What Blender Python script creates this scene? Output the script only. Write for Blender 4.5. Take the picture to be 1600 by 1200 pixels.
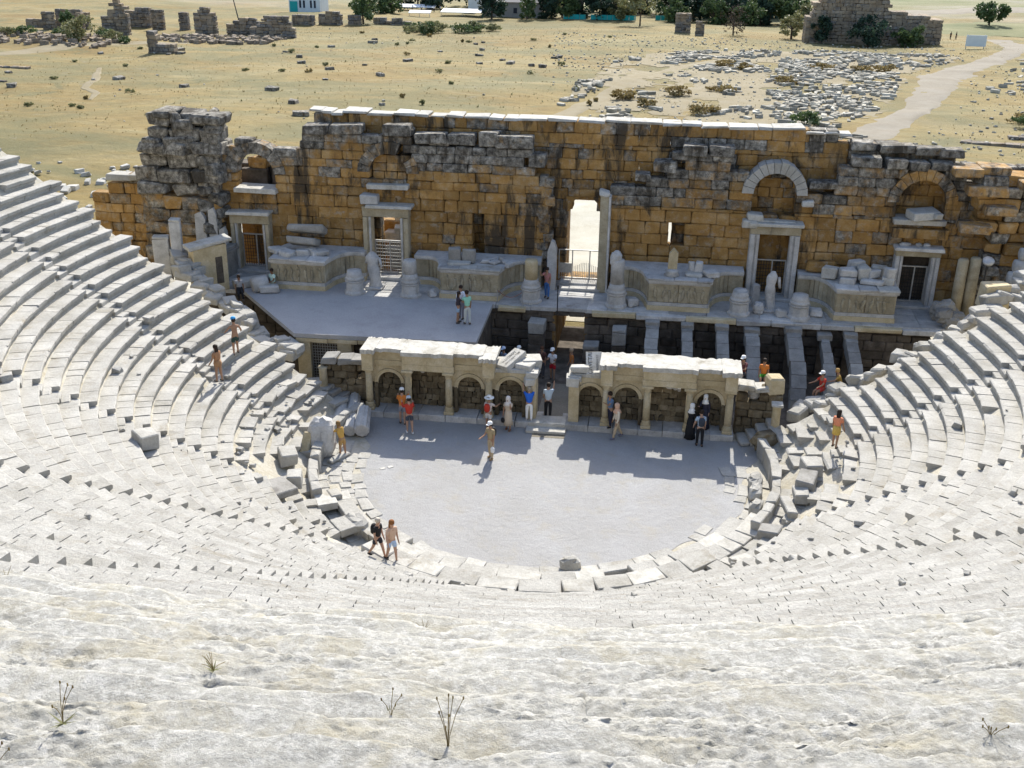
import bpy, math, random
import numpy as np
from mathutils import Vector, Matrix, Euler
R_ = math.radians
for o in list(bpy.data.objects):
    bpy.data.objects.remove(o)
SC = bpy.context.scene
COL = SC.collection
# ---------------------------------------------------------------- camera
cd = bpy.data.cameras.new('camera'); cam = bpy.data.objects.new('camera', cd); COL.objects.link(cam)
CF = 1700.54
CC = (4.1485, -41.6638, 22.5588)
CFW = (-0.121290, 0.906246, -0.404979)
CR = (0.990473, 0.137298, 0.010595)
CU = (-0.065205, 0.399835, 0.914265)
cd.sensor_fit = 'HORIZONTAL'; cd.sensor_width = 36.0; cd.lens = CF * 36.0 / 1600.0
cd.clip_start = 0.1; cd.clip_end = 9000
cam.matrix_world = Matrix(((CR[0], CU[0], -CFW[0], CC[0]), (CR[1], CU[1], -CFW[1], CC[1]), (CR[2], CU[2], -CFW[2], CC[2]), (0, 0, 0, 1)))
SC.camera = cam
# ---------------------------------------------------------------- sky and sun
SUN_EL = R_(40.5); SUN_AZ = R_(1.5)          # the sun stands beyond the stage building (azimuth from +y towards +x)
w = bpy.data.worlds.new('World'); SC.world = w; w.use_nodes = True
nt = w.node_tree; nt.nodes.clear()
sky = nt.nodes.new('ShaderNodeTexSky'); sky.sky_type = 'NISHITA'; sky.sun_disc = False
sky.sun_elevation = SUN_EL; sky.sun_rotation = SUN_AZ; sky.air_density = 1.0; sky.dust_density = 1.6; sky.ozone_density = 1.0
bg = nt.nodes.new('ShaderNodeBackground'); bg.inputs['Strength'].default_value = 0.15
ow = nt.nodes.new('ShaderNodeOutputWorld')
nt.links.new(sky.outputs[0], bg.inputs[0]); nt.links.new(bg.outputs[0], ow.inputs[0])
sd = bpy.data.lights.new('sun', 'SUN'); sd.energy = 4.2; sd.angle = R_(0.55); sd.color = (1.0, 0.955, 0.86)
sun = bpy.data.objects.new('sun', sd); COL.objects.link(sun)
sdir = Vector((math.sin(SUN_AZ) * math.cos(SUN_EL), math.cos(SUN_AZ) * math.cos(SUN_EL), math.sin(SUN_EL)))
sun.rotation_euler = sdir.to_track_quat('Z', 'Y').to_euler(); sun.location = (0, 60, 60)
SC.view_settings.view_transform = 'Standard'; SC.view_settings.look = 'None'
SC.view_settings.gamma = 1.0; SC.view_settings.use_curve_mapping = False
SC.view_settings.exposure = 0.86
SC.render.engine = 'CYCLES'; SC.cycles.max_bounces = 8; SC.cycles.diffuse_bounces = 5
# ---------------------------------------------------------------- helpers
rng = random.Random(11)
U = rng.uniform
def project(P):
    d = np.asarray(P, float) - np.array(CC); z = d @ np.array(CFW)
    return 800 + CF * (d @ np.array(CR)) / z, 600 - CF * (d @ np.array(CU)) / z, z
def tag(o, label=None, cat=None, group=None, kind=None):
    if label: o['label'] = label
    if cat: o['category'] = cat; o['kind'] = 'thing'
    if group: o['group'] = group
    if kind: o['kind'] = kind
    return o
def thing(name, label, cat, loc=(0, 0, 0), rz=0.0, group=None):
    o = bpy.data.objects.new(name, None); COL.objects.link(o); o.empty_display_size = 0.2
    o.location = loc; o.rotation_euler = (0, 0, rz)
    return tag(o, label, cat, group)
def org(o):
    v = Vector((0, 0, 0))
    while o is not None:
        v += Vector(o.location); o = o.parent
    return np.array(v)
def rotz(a):
    c, s = math.cos(a), math.sin(a); return np.array([[c, -s, 0], [s, c, 0], [0, 0, 1.0]])
def rotx(a):
    c, s = math.cos(a), math.sin(a); return np.array([[1.0, 0, 0], [0, c, -s], [0, s, c]])
def roty(a):
    c, s = math.cos(a), math.sin(a); return np.array([[c, 0, s], [0, 1.0, 0], [-s, 0, c]])
# bevelled box template: 24 vertices, 26 faces (44 triangles)
_S = [(x, y, z) for x in (-1, 1) for y in (-1, 1) for z in (-1, 1)]
_BV = []; _BI = {}
for s in _S:
    for a in range(3):
        _BI[(s, a)] = len(_BV); _BV.append((s, a))
_BF = []
def _orient(f):
    P = [np.array([(s[i] * (1.0 if i == a else 0.8)) for i in range(3)]) for s, a in (_BV[k] for k in f)]
    n = np.cross(P[1] - P[0], P[2] - P[0]); c = sum(P) / len(P)
    return list(f) if n @ c > 0 else list(f)[::-1]
for a in range(3):
    b, c = [i for i in range(3) if i != a]
    for sa in (-1, 1):
        q = []
        for sb, sc in ((-1, -1), (1, -1), (1, 1), (-1, 1)):
            s = [0, 0, 0]; s[a] = sa; s[b] = sb; s[c] = sc; q.append(_BI[(tuple(s), a)])
        _BF.append(_orient(q))
    for sb in (-1, 1):
        for sc in (-1, 1):
            s1 = [0, 0, 0]; s1[a] = -1; s1[b] = sb; s1[c] = sc; s2 = list(s1); s2[a] = 1
            s1, s2 = tuple(s1), tuple(s2)
            _BF.append(_orient([_BI[(s1, b)], _BI[(s2, b)], _BI[(s2, c)], _BI[(s1, c)]]))
for s in _S:
    _BF.append(_orient([_BI[(s, 0)], _BI[(s, 1)], _BI[(s, 2)]]))
_SGN = np.array([s for s, a in _BV], float); _AX = np.array([a for s, a in _BV]); _CORN = np.array([_S.index(s) for s, a in _BV])
nrg = np.random.default_rng(5)
class Acc:
    """collects geometry in world coordinates"""
    def __init__(s): s.V = []; s.F = []; s.T = []; s.G = []; s.n = 0
    def add(s, V, F, tint=0.5, gray=0.0):
        V = np.asarray(V, float); s.V.append(V); k = s.n
        s.F.extend([[i + k for i in f] for f in F]); s.n += len(V)
        s.T.extend([tint] * len(F)); s.G.extend([gray] * len(F)); return s
    def box(s, c, h, rot=None, ch=0.025, jit=0.0, tint=None, gray=0.0):
        h = np.asarray(h, float); ch = min(ch, 0.45 * h.min())
        V = _SGN * h
        if jit:
            V = V + (nrg.random((8, 3)) * 2 - 1)[_CORN] * np.minimum(jit, h * 0.35)
        ins = np.full((24, 3), ch); ins[np.arange(24), _AX] = 0
        V = V - _SGN * ins
        if rot is not None: V = V @ np.asarray(rot).T
        return s.add(V + np.asarray(c, float), _BF, rng.random() if tint is None else tint, gray)
    def seat(s, c, h, rot=None, ch=0.025, jit=0.0, tint=None, gray=0.0):
        """stone seat: overhanging nosing in front (+y), hollow below it"""
        hx, hy, hz = h; P = [(-hy, -hz), (hy - 0.13, -hz), (hy - 0.12, hz - 0.21), (hy - 0.012, hz - 0.15), (hy, hz - ch), (hy - ch, hz), (-hy, hz)]; n = len(P)
        j = (nrg.random((2, 3)) * 2 - 1) * jit; k = np.array([0, 0, 0.3, 1, 1, 1, 0.2])[:, None]
        V = np.vstack([np.array([(-hx, y, z) for y, z in P]) + k * j[0] * [0.3, 1, 1], np.array([(hx, y, z) for y, z in P]) + k * j[1] * [0.3, 1, 1]])
        if rot is not None: V = V @ np.asarray(rot).T
        F = [list(range(n)), list(range(n, 2 * n))[::-1]] + [[(i + 1) % n, i, n + i, n + (i + 1) % n] for i in range(n)]
        return s.add(V + np.asarray(c, float), F, rng.random() if tint is None else tint, gray)
    def tube(s, p0, p1, r0, r1=None, n=8, caps=True, tint=0.5):
        p0 = np.asarray(p0, float); p1 = np.asarray(p1, float); r1 = r0 if r1 is None else r1
        d = p1 - p0; d = d / np.linalg.norm(d); a = np.array([0, 0, 1.0]) if abs(d[2]) < 0.9 else np.array([1.0, 0, 0])
        u = np.cross(a, d); u /= np.linalg.norm(u); v = np.cross(d, u); t = np.linspace(0, 2 * math.pi, n, endpoint=False)
        ring = np.cos(t)[:, None] * u + np.sin(t)[:, None] * v
        V = np.vstack([p0 + ring * r0, p1 + ring * r1]); F = [[i, (i + 1) % n, n + (i + 1) % n, n + i] for i in range(n)]
        if caps: F += [list(range(n))[::-1], list(range(n, 2 * n))]
        return s.add(V, F, tint)
    def path(s, pts, r, n=6, tint=0.5):
        for a, b in zip(pts[:-1], pts[1:]): s.tube(a, b, r, r, n, True, tint)
        return s
    def lathe(s, prof, c, n=16, rot=None, tint=0.5, gray=0.0, flute=0.0):
        t = np.linspace(0, 2 * math.pi, n, endpoint=False); V = []
        for r, z in prof:
            rr = r * (1 - flute * (np.arange(n) % 2)) if flute else r
            V.append(np.stack([rr * np.cos(t), rr * np.sin(t), np.full(n, float(z))], 1))
        V = np.vstack(V); m = len(prof); F = []
        for j in range(m - 1):
            for i in range(n): F.append([j * n + i, j * n + (i + 1) % n, (j + 1) * n + (i + 1) % n, (j + 1) * n + i])
        F += [list(range(n))[::-1], list(range((m - 1) * n, m * n))]
        if rot is not None: V = V @ np.asarray(rot).T
        return s.add(V + np.asarray(c, float), F, tint, gray)
    def prism(s, poly, z0, z1, tint=0.5, gray=0.0):
        P = np.asarray(poly, float); n = len(P)
        a = sum(P[i][0] * P[(i + 1) % n][1] - P[(i + 1) % n][0] * P[i][1] for i in range(n))
        if a < 0: P = P[::-1]
        V = np.vstack([np.c_[P, np.full(n, z0)], np.c_[P, np.full(n, z1)]])
        F = [list(range(n))[::-1], list(range(n, 2 * n))] + [[i, (i + 1) % n, n + (i + 1) % n, n + i] for i in range(n)]
        return s.add(V, F, tint, gray)
    def xprism(s, poly, y0, y1, tint=0.5, gray=0.0):
        """polygon in (x,z) extruded from y0 (front) to y1 (back)"""
        P = np.asarray(poly, float); n = len(P)
        a = sum(P[i][0] * P[(i + 1) % n][1] - P[(i + 1) % n][0] * P[i][1] for i in range(n))
        if a < 0: P = P[::-1]
        V = np.vstack([np.c_[P[:, 0], np.full(n, y0), P[:, 1]], np.c_[P[:, 0], np.full(n, y1), P[:, 1]]])
        F = [list(range(n)), list(range(n, 2 * n))[::-1]] + [[(i + 1) % n, i, n + i, n + (i + 1) % n] for i in range(n)]
        return s.add(V, F, tint, gray)
    def blob(s, c, h, rot=None, jit=0.12, n=8, m=6, tint=None, gray=0.0, seed=None):
        """rough boulder"""
        g = np.random.default_rng(seed if seed is not None else rng.randrange(1 << 30))
        V = [(0, 0, -1)]
        for j in range(1, m):
            ph = -math.pi / 2 + math.pi * j / m
            for i in range(n):
                t = 2 * math.pi * (i + 0.5 * (j % 2)) / n; V.append((math.cos(ph) * math.cos(t), math.cos(ph) * math.sin(t), math.sin(ph)))
        V.append((0, 0, 1)); V = np.array(V); V = np.sign(V) * np.abs(V) ** 0.75
        V *= 1 + jit * (g.random((len(V), 1)) * 2 - 1)
        V = V * np.asarray(h, float)
        if rot is not None: V = V @ np.asarray(rot).T
        F = [[0, 1 + (i + 1) % n, 1 + i] for i in range(n)]
        for j in range(m - 2):
            for i in range(n):
                a, b = 1 + j * n + i, 1 + j * n + (i + 1) % n; F.append([a, b, b + n, a + n])
        L = len(V) - 1; k = 1 + (m - 2) * n
        F += [[k + i, k + (i + 1) % n, L] for i in range(n)]
        return s.add(V + np.asarray(c, float), F, rng.random() if tint is None else tint, gray)
    def build(s, name, mat, parent=None, smooth=False, kind=None, world=True):
        V = np.vstack(s.V)
        if parent is not None and world: V = V - org(parent)
        me = bpy.data.meshes.new(name); me.from_pydata(V.tolist(), [], s.F)
        for nm, arr in (('tint', s.T), ('gray', s.G)):
            at = me.attributes.new(nm, 'FLOAT', 'FACE'); at.data.foreach_set('value', np.asarray(arr, np.float32))
        if mat is not None: me.materials.append(mat)
        if smooth: me.polygons.foreach_set('use_smooth', [True] * len(me.polygons))
        o = bpy.data.objects.new(name, me); COL.objects.link(o); o.parent = parent
        if kind: o['kind'] = kind
        return o
def pieces(items, name, mat, parent, limit=300, stuff_name=None, minpx=7.0, shape='box'):
    """items: list of (centre, half, rot, ch, jit, tint, gray). The largest in view become single parts, the rest one stuff part."""
    sc = []
    for k, it in enumerate(items):
        c, h = np.asarray(it[0], float), np.asarray(it[1], float)
        x, y, z = project(c); vis = -20 < x < 1620 and -20 < y < 1220 and z > 0.5 and (len(it) < 8 or it[7])
        hs = np.sort(h)[::-1]; sc.append(((hs[0] * 2 * CF / z) if vis else 0, k))
    order = sorted(sc, reverse=True); single = set(k for v, k in order[:limit] if v >= minpx)
    rest = Acc(); n = 0
    for k, it in enumerate(items):
        c, h, rot, ch, jit, tint, gray = it[:7]
        if k in single:
            getattr(Acc(), shape)(c, h, rot, ch, jit, tint, gray).build(name, mat, parent)
        else:
            getattr(rest, shape)(c, h, rot, ch, jit, tint, gray); n += 1
    if n:
        o = rest.build(stuff_name or name, mat, parent); o['kind'] = 'stuff'
# ---------------------------------------------------------------- materials
class NT:
    def __init__(s, name):
        s.m = bpy.data.materials.new(name); s.m.use_nodes = True; s.t = s.m.node_tree; s.t.nodes.clear()
        s.out = s.n('ShaderNodeOutputMaterial'); s.b = s.n('ShaderNodeBsdfPrincipled')
        s.l(s.b.outputs[0], s.out.inputs[0]); s.b.inputs['Roughness'].default_value = 0.9
        s.b.inputs['Specular IOR Level'].default_value = 0.2
    def n(s, t, **k):
        x = s.t.nodes.new(t)
        for a, b in k.items(): setattr(x, a, b)
        return x
    def l(s, a, b): s.t.links.new(a, b)
    def pos(s, obj=False, scale=None):
        o = s.n('ShaderNodeTexCoord').outputs['Object'] if obj else s.n('ShaderNodeNewGeometry').outputs['Position']
        if scale:
            mp = s.n('ShaderNodeMapping'); mp.inputs['Scale'].default_value = scale; s.l(o, mp.inputs[0]); o = mp.outputs[0]
        return o
    def noise(s, co, scale, detail=6, rough=0.6, dist=0.0):
        x = s.n('ShaderNodeTexNoise'); x.inputs['Scale'].default_value = scale; x.inputs['Detail'].default_value = detail
        x.inputs['Roughness'].default_value = rough; x.inputs['Distortion'].default_value = dist
        if co is not None: s.l(co, x.inputs['Vector'])
        return x.outputs['Fac']
    def ramp(s, fac, stops):
        x = s.n('ShaderNodeValToRGB'); e = x.color_ramp.elements
        while len(e) < len(stops): e.new(0.5)
        for i, (p, c) in enumerate(stops):
            e[i].position = p; e[i].color = (c, c, c, 1) if not hasattr(c, '__len__') else (*c, 1)
        s.l(fac, x.inputs[0]); return x.outputs[0]
    def mix(s, fac, a, b, mode='MIX'):
        x = s.n('ShaderNodeMix', data_type='RGBA', blend_type=mode); x.clamp_factor = True
        for v, i in ((fac, 0), (a, 6), (b, 7)):
            if hasattr(v, 'links'): s.l(v, x.inputs[i])
            elif i == 0: x.inputs[0].default_value = v
            else: x.inputs[i].default_value = (*v, 1) if hasattr(v, '__len__') else (v, v, v, 1)
        return x.outputs[2]
    def math(s, op, a, b=0.0, clamp=False):
        x = s.n('ShaderNodeMath', operation=op); x.use_clamp = clamp
        for i, v in enumerate((a, b)):
            if hasattr(v, 'links'): s.l(v, x.inputs[i])
            else: x.inputs[i].default_value = v
        return x.outputs[0]
    def attr(s, nm):
        return s.n('ShaderNodeAttribute', attribute_name=nm).outputs['Fac']
    def bump(s, h, strength=0.5, dist=0.03):
        x = s.n('ShaderNodeBump'); x.inputs['Strength'].default_value = strength; x.inputs['Distance'].default_value = dist
        s.l(h, x.inputs['Height']); s.l(x.outputs[0], s.b.inputs['Normal'])
    def col(s, c): s.l(c, s.b.inputs['Base Color']); return s.m
def stone(name, c1, c2, c3, scale=1.2, tint=(0.72, 1.25), stain=None, stain_amt=(0.58, 0.7), gray=None, bump=0.6, bdist=0.03, obj=False, fine=14.0):
    N = NT(name); P = N.pos(obj)
    base = N.ramp(N.noise(P, scale, 8, 0.65), [(0.3, c1), (0.5, c2), (0.7, c3)])
    tf = N.math('MULTIPLY_ADD', N.attr('tint'), tint[1] - tint[0]); N.t.nodes[-1].inputs[2].default_value = tint[0]
    base = N.mix(1.0, base, N.ramp(N.noise(P, fine, 5, 0.7), [(0.25, 0.8), (0.75, 1.15)]), 'MULTIPLY')
    base = N.mix(1.0, base, tf, 'MULTIPLY')
    if gray:
        g = N.math('ADD', N.attr('gray'), N.math('MULTIPLY_ADD', N.noise(P, 1.7, 7, 0.7), 1.6), False)
        N.t.nodes[-2].inputs[2].default_value = -0.8
        gf = N.ramp(g, [(0.34, 0.0), (0.68, 1.0)])
        gc = N.ramp(N.noise(P, 3.1, 8, 0.75), [(0.36, gray[0]), (0.52, gray[1]), (0.66, gray[2])])
        gc = N.mix(1.0, gc, N.math('MULTIPLY_ADD', N.attr('tint'), 0.6), 'MULTIPLY'); N.t.nodes[-2].inputs[2].default_value = 0.7
        base = N.mix(gf, base, gc)
    if gray:   # pits and black lichen specks
        base = N.mix(N.ramp(N.noise(P, 7.5, 9, 0.78), [(0.60, 0.0), (0.68, 0.75)]), base, (0.06, 0.05, 0.04))
        base = N.mix(N.ramp(N.noise(N.pos(obj, (1.0, 1.0, 1.3)), 2.3, 9, 0.72), [(0.55, 0.0), (0.68, 0.7)]), base, (0.36, 0.325, 0.265))
    if stain:
        PS = N.pos(obj, (1.0, 1.0, 0.24)); sf = N.ramp(N.noise(PS, 0.9, 8, 0.7, 0.3), [(stain_amt[0], 0.0), (stain_amt[1], 0.9)])
        base = N.mix(sf, base, stain)
    h = N.math('ADD', N.noise(P, 6.0, 8, 0.7), N.math('MULTIPLY', N.noise(P, 28.0, 4, 0.7), 0.35))
    N.bump(h, bump, bdist)
    return N.col(base)
def plain(name, c, rough=0.7, metal=0.0, var=0.15, scale=8.0):
    N = NT(name); N.b.inputs['Roughness'].default_value = rough; N.b.inputs['Metallic'].default_value = metal
    a = tuple(x * (1 - var) for x in c); b = tuple(min(1, x * (1 + var)) for x in c)
    return N.col(N.ramp(N.noise(N.pos(True), scale, 3), [(0.3, a), (0.7, b)]))
M = {}
def rockmat():
    N = NT('weathered_rock'); P = N.pos()
    c = N.ramp(N.noise(P, 1.3, 9, 0.62), [(0.34, (0.30, 0.292, 0.262)), (0.5, (0.36, 0.352, 0.322)), (0.66, (0.405, 0.393, 0.35))])
    c = N.mix(N.ramp(N.noise(P, 9.0, 9, 0.75, 0.4), [(0.46, 0.0), (0.60, 0.85)]), c, (0.54, 0.53, 0.50))       # pale crust
    c = N.mix(N.ramp(N.noise(P, 16.0, 8, 0.8), [(0.56, 0.0), (0.70, 0.8)]), c, (0.20, 0.193, 0.17))             # grey pits
    c = N.mix(N.ramp(N.noise(P, 0.9, 7, 0.7, 0.6), [(0.50, 0.0), (0.66, 0.7)]), c, (0.36, 0.325, 0.235))          # lichen tan
    c = N.mix(N.ramp(N.noise(P, 5.0, 8, 0.8), [(0.66, 0.0), (0.74, 0.6)]), c, (0.30, 0.20, 0.12))
    h = N.math('ADD', N.noise(P, 8.0, 9, 0.75), N.math('MULTIPLY', N.noise(P, 40.0, 6, 0.75), 0.45)); h = N.math('ADD', h, N.math('MULTIPLY', N.noise(P, 130.0, 3, 0.7), 0.12))
    N.bump(h, 1.0, 0.042); return N.col(c)
M['seat'] = stone('seat_stone', (0.31, 0.297, 0.262), (0.395, 0.382, 0.35), (0.465, 0.453, 0.42), 0.8, (0.92, 1.06), (0.27, 0.24, 0.185), (0.56, 0.74), None, 0.9, 0.05)
M['rock'] = rockmat()
M['wall'] = stone('travertine_wall', (0.25, 0.138, 0.046), (0.365, 0.212, 0.07), (0.45, 0.31, 0.155), 1.2, (0.72, 1.15), (0.05, 0.042, 0.032), (0.525, 0.615), ((0.035, 0.031, 0.026), (0.20, 0.185, 0.158), (0.44, 0.415, 0.365)), 1.0, 0.06)
M['marble'] = stone('grey_marble', (0.33, 0.32, 0.30), (0.46, 0.45, 0.43), (0.56, 0.55, 0.53), 1.6, (0.8, 1.15), (0.17, 0.15, 0.12), (0.60, 0.74), None, 0.5, 0.02)
M['cream'] = stone('cream_limestone', (0.38, 0.305, 0.18), (0.48, 0.40, 0.255), (0.57, 0.50, 0.36), 1.3, (0.85, 1.12), (0.22, 0.16, 0.08), (0.62, 0.76), None, 0.5, 0.02)
M['panel'] = stone('podium_panel_stone', (0.27, 0.23, 0.15), (0.38, 0.33, 0.23), (0.46, 0.41, 0.31), 1.8, (0.8, 1.15), (0.12, 0.11, 0.10), (0.58, 0.72), None, 0.6, 0.025)
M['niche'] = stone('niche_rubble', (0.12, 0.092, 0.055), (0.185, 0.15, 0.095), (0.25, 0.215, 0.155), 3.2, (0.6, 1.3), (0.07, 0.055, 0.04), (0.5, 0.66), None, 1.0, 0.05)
M['slab'] = stone('white_cornice_stone', (0.35, 0.335, 0.295), (0.445, 0.43, 0.39), (0.53, 0.515, 0.475), 2.6, (0.85, 1.08), (0.24, 0.215, 0.165), (0.54, 0.70), None, 0.6, 0.03)
M['ruin'] = stone('old_ruin_stone', (0.23, 0.17, 0.11), (0.30, 0.235, 0.165), (0.36, 0.30, 0.225), 0.5, (0.8, 1.12), (0.09, 0.075, 0.06), (0.52, 0.68), ((0.07, 0.065, 0.058), (0.17, 0.155, 0.14), (0.28, 0.265, 0.25)), 0.7, 0.1)
M['dark'] = stone('recess_shade_stone', (0.06, 0.05, 0.04), (0.12, 0.10, 0.08), (0.19, 0.16, 0.13), 1.6, (0.7, 1.2), None, (0.6, 0.7), None, 0.8, 0.04)  # dark earth tone; also puts shade of gaps and recesses into the colour
M['rib'] = stone('rib_stone', (0.20, 0.19, 0.17), (0.28, 0.27, 0.25), (0.35, 0.34, 0.315), 1.5, (0.8, 1.15), (0.12, 0.11, 0.10), (0.62, 0.76), None, 0.6, 0.03)
M['deck'] = stone('stage_concrete', (0.33, 0.325, 0.325), (0.385, 0.38, 0.38), (0.42, 0.415, 0.41), 0.45, (1.0, 1.0), (0.28, 0.27, 0.26), (0.56, 0.80), None, 0.15, 0.01)
M['metal'] = plain('gate_metal', (0.40, 0.40, 0.39), 0.5, 0.6)
M['darkmetal'] = plain('dark_iron', (0.05, 0.05, 0.05), 0.5, 0.5)
M['rope'] = plain('rope', (0.25, 0.12, 0.09), 0.9)
def gravel():
    N = NT('orchestra_gravel'); P = N.pos()
    c = N.ramp(N.noise(P, 0.35, 6, 0.65), [(0.35, (0.33, 0.325, 0.315)), (0.55, (0.358, 0.355, 0.352)), (0.72, (0.385, 0.384, 0.386))])
    c = N.mix(1.0, c, N.ramp(N.noise(P, 30.0, 4, 0.7), [(0.3, 0.86), (0.7, 1.12)]), 'MULTIPLY')
    c = N.mix(N.ramp(N.noise(P, 0.8, 6, 0.7), [(0.52, 0.0), (0.72, 0.6)]), c, (0.36, 0.33, 0.265))
    c = N.mix(N.ramp(N.noise(P, 1.6, 8, 0.75, 0.6), [(0.58, 0.0), (0.70, 0.5)]), c, (0.27, 0.265, 0.26))
    N.bump(N.math('ADD', N.noise(P, 22.0, 5, 0.75), N.math('MULTIPLY', N.noise(P, 3.0, 5, 0.6), 1.2)), 0.9, 0.05); return N.col(c)
M['gravel'] = gravel()
def dirt(name, a, b, c_, sc=0.9):
    N = NT(name); P = N.pos()
    c = N.ramp(N.noise(P, sc, 8, 0.7), [(0.32, a), (0.5, b), (0.68, c_)])
    c = N.mix(1.0, c, N.ramp(N.noise(P, 11.0, 5, 0.7), [(0.3, 0.82), (0.7, 1.14)]), 'MULTIPLY')
    N.bump(N.noise(P, 7.0, 8, 0.75), 0.8, 0.06); return N.col(c)
M['dirt'] = dirt('pale_dirt', (0.34, 0.30, 0.22), (0.43, 0.40, 0.33), (0.50, 0.48, 0.43))
M['path'] = dirt('dusty_path', (0.185, 0.16, 0.118), (0.215, 0.19, 0.148), (0.24, 0.218, 0.178), 0.3)
M['trodden'] = dirt('trodden_earth', (0.36, 0.33, 0.26), (0.41, 0.39, 0.32), (0.46, 0.44, 0.38), 0.3)
def field():
    N = NT('dry_grass_field'); P = N.pos(); PW = N.pos(False, (0.5, 1.0, 1.0))
    c = N.ramp(N.noise(P, 0.035, 9, 0.62, 0.4), [(0.30, (0.165, 0.112, 0.036)), (0.44, (0.20, 0.142, 0.048)), (0.56, (0.22, 0.168, 0.064)), (0.70, (0.215, 0.183, 0.095))])
    c = N.mix(N.ramp(N.noise(PW, 0.11, 9, 0.7, 0.5), [(0.48, 0.0), (0.62, 0.8)]), c, (0.245, 0.205, 0.10))
    c = N.mix(N.ramp(N.noise(P, 0.075, 9, 0.72, 1.2), [(0.54, 0.0), (0.63, 0.75)]), c, (0.125, 0.12, 0.055))
    c = N.mix(1.0, c, N.ramp(N.noise(PW, 0.6, 9, 0.78), [(0.3, 0.72), (0.7, 1.2)]), 'MULTIPLY')
    c = N.mix(N.ramp(N.noise(PW, 0.055, 9, 0.68, 0.8), [(0.45, 0.0), (0.61, 0.8)]), c, (0.12, 0.115, 0.052))
    c = N.mix(N.ramp(N.noise(P, 0.22, 8, 0.75, 0.5), [(0.60, 0.0), (0.72, 0.7)]), c, (0.20, 0.18, 0.13))
    # greener and greyer flats far out, pale travertine beyond
    sx = N.n('ShaderNodeSeparateXYZ'); N.l(P, sx.inputs[0])
    far = N.math('MULTIPLY_ADD', sx.outputs[1], 1 / 90.0); N.t.nodes[-1].inputs[2].default_value = -285 / 90.0
    far = N.math('ADD', far, N.math('MULTIPLY', N.noise(P, 0.02, 5), 1.6)); far = N.math('SUBTRACT', far, 0.8, True)
    c = N.mix(far, c, N.ramp(N.noise(PW, 0.018, 6, 0.6), [(0.4, (0.12, 0.14, 0.055)), (0.5, (0.19, 0.18, 0.10)), (0.62, (0.30, 0.285, 0.26))]))
    N.bump(N.math('ADD', N.noise(P, 1.2, 8, 0.75), N.noise(P, 0.2, 4)), 0.8, 0.3); return N.col(c)
M['field'] = field()
def leaf(name, a, b):
    N = NT(name); oi = N.n('ShaderNodeObjectInfo')
    c = N.mix(N.attr('tint'), a, b); N.b.inputs['Roughness'].default_value = 0.6
    tr = N.n('ShaderNodeBsdfTranslucent'); N.l(c, tr.inputs[0]); mx = N.n('ShaderNodeMixShader'); mx.inputs[0].default_value = 0.25
    N.l(N.b.outputs[0], mx.inputs[1]); N.l(tr.outputs[0], mx.inputs[2]); N.l(mx.outputs[0], N.out.inputs[0]); return N.col(c)
M['leaf_dark'] = leaf('pine_foliage', (0.02, 0.04, 0.028), (0.05, 0.085, 0.05))
M['leaf_mid'] = leaf('olive_foliage', (0.05, 0.085, 0.03), (0.11, 0.15, 0.06))
M['leaf_pale'] = leaf('dry_foliage', (0.15, 0.16, 0.07), (0.25, 0.24, 0.12))
M['straw'] = leaf('dry_straw', (0.17, 0.12, 0.045), (0.30, 0.235, 0.10))
M['bark'] = plain('bark', (0.10, 0.075, 0.055), 0.95)

# ================================================================ noise for real relief
_PERM = np.random.default_rng(3).random(4096)
def vnoise(P):
    P = np.asarray(P, float); I = np.floor(P).astype(np.int64); f = P - I; f = f * f * (3 - 2 * f); out = 0
    for dx in (0, 1):
        for dy in (0, 1):
            for dz in (0, 1):
                h = _PERM[((I[:, 0] + dx) * 374761 + (I[:, 1] + dy) * 668265 + (I[:, 2] + dz) * 2147483) & 4095]
                wgt = (f[:, 0] if dx else 1 - f[:, 0]) * (f[:, 1] if dy else 1 - f[:, 1]) * (f[:, 2] if dz else 1 - f[:, 2])
                out = out + h * wgt
    return out * 2 - 1
def fbm(P, oct=5, gain=0.55, lac=2.03):
    a = 1.0; s = 0; Q = np.asarray(P, float)
    for k in range(oct):
        s = s + a * vnoise(Q + k * 17.3); Q = Q * lac; a *= gain
    return s
def quads(nu, nv, off=0):
    i, j = np.meshgrid(np.arange(nu - 1), np.arange(nv - 1), indexing='ij')
    a = (i * nv + j).ravel() + off; return np.stack([a, a + nv, a + nv + 1, a + 1], 1).tolist()
# ================================================================ ground
def ground_z(x, y):
    x = np.asarray(x, float); y = np.asarray(y, float)
    z = np.where(y < 60, 0.0, np.where(y < 330, -0.030 * (y - 60), -8.1 - 0.012 * (np.minimum(y, 900) - 330)))
    k = np.clip((y - 24) / 25, 0, 1)
    P = np.stack([x / 9.0, y / 9.0, np.zeros_like(x)], -1).reshape(-1, 3)
    P2 = P * 0.22
    return z + (k.ravel() * (0.28 * fbm(P, 3) + 0.55 * vnoise(P2))).reshape(z.shape)
gx = np.r_[-1500, -800, -500, np.arange(-330, 331, 3.0), 500, 800, 1500]
gy = np.r_[-80, -40, 0, 10, 16, 19, np.arange(22, 460, 2.4), 480, 520, 580, 660, 760, 900, 1300, 2000, 4000]
GX, GY = np.meshgrid(gx, gy, indexing='ij'); GZ = ground_z(GX, GY)
gz_at = lambda x, y: float(ground_z(np.array([x]), np.array([y]))[0])
a = Acc(); a.add(np.stack([GX.ravel(), GY.ravel(), GZ.ravel() - 0.004], 1), quads(len(gx), len(gy)))
tag(a.build('ground', M['field'], smooth=True), kind='structure')
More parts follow.
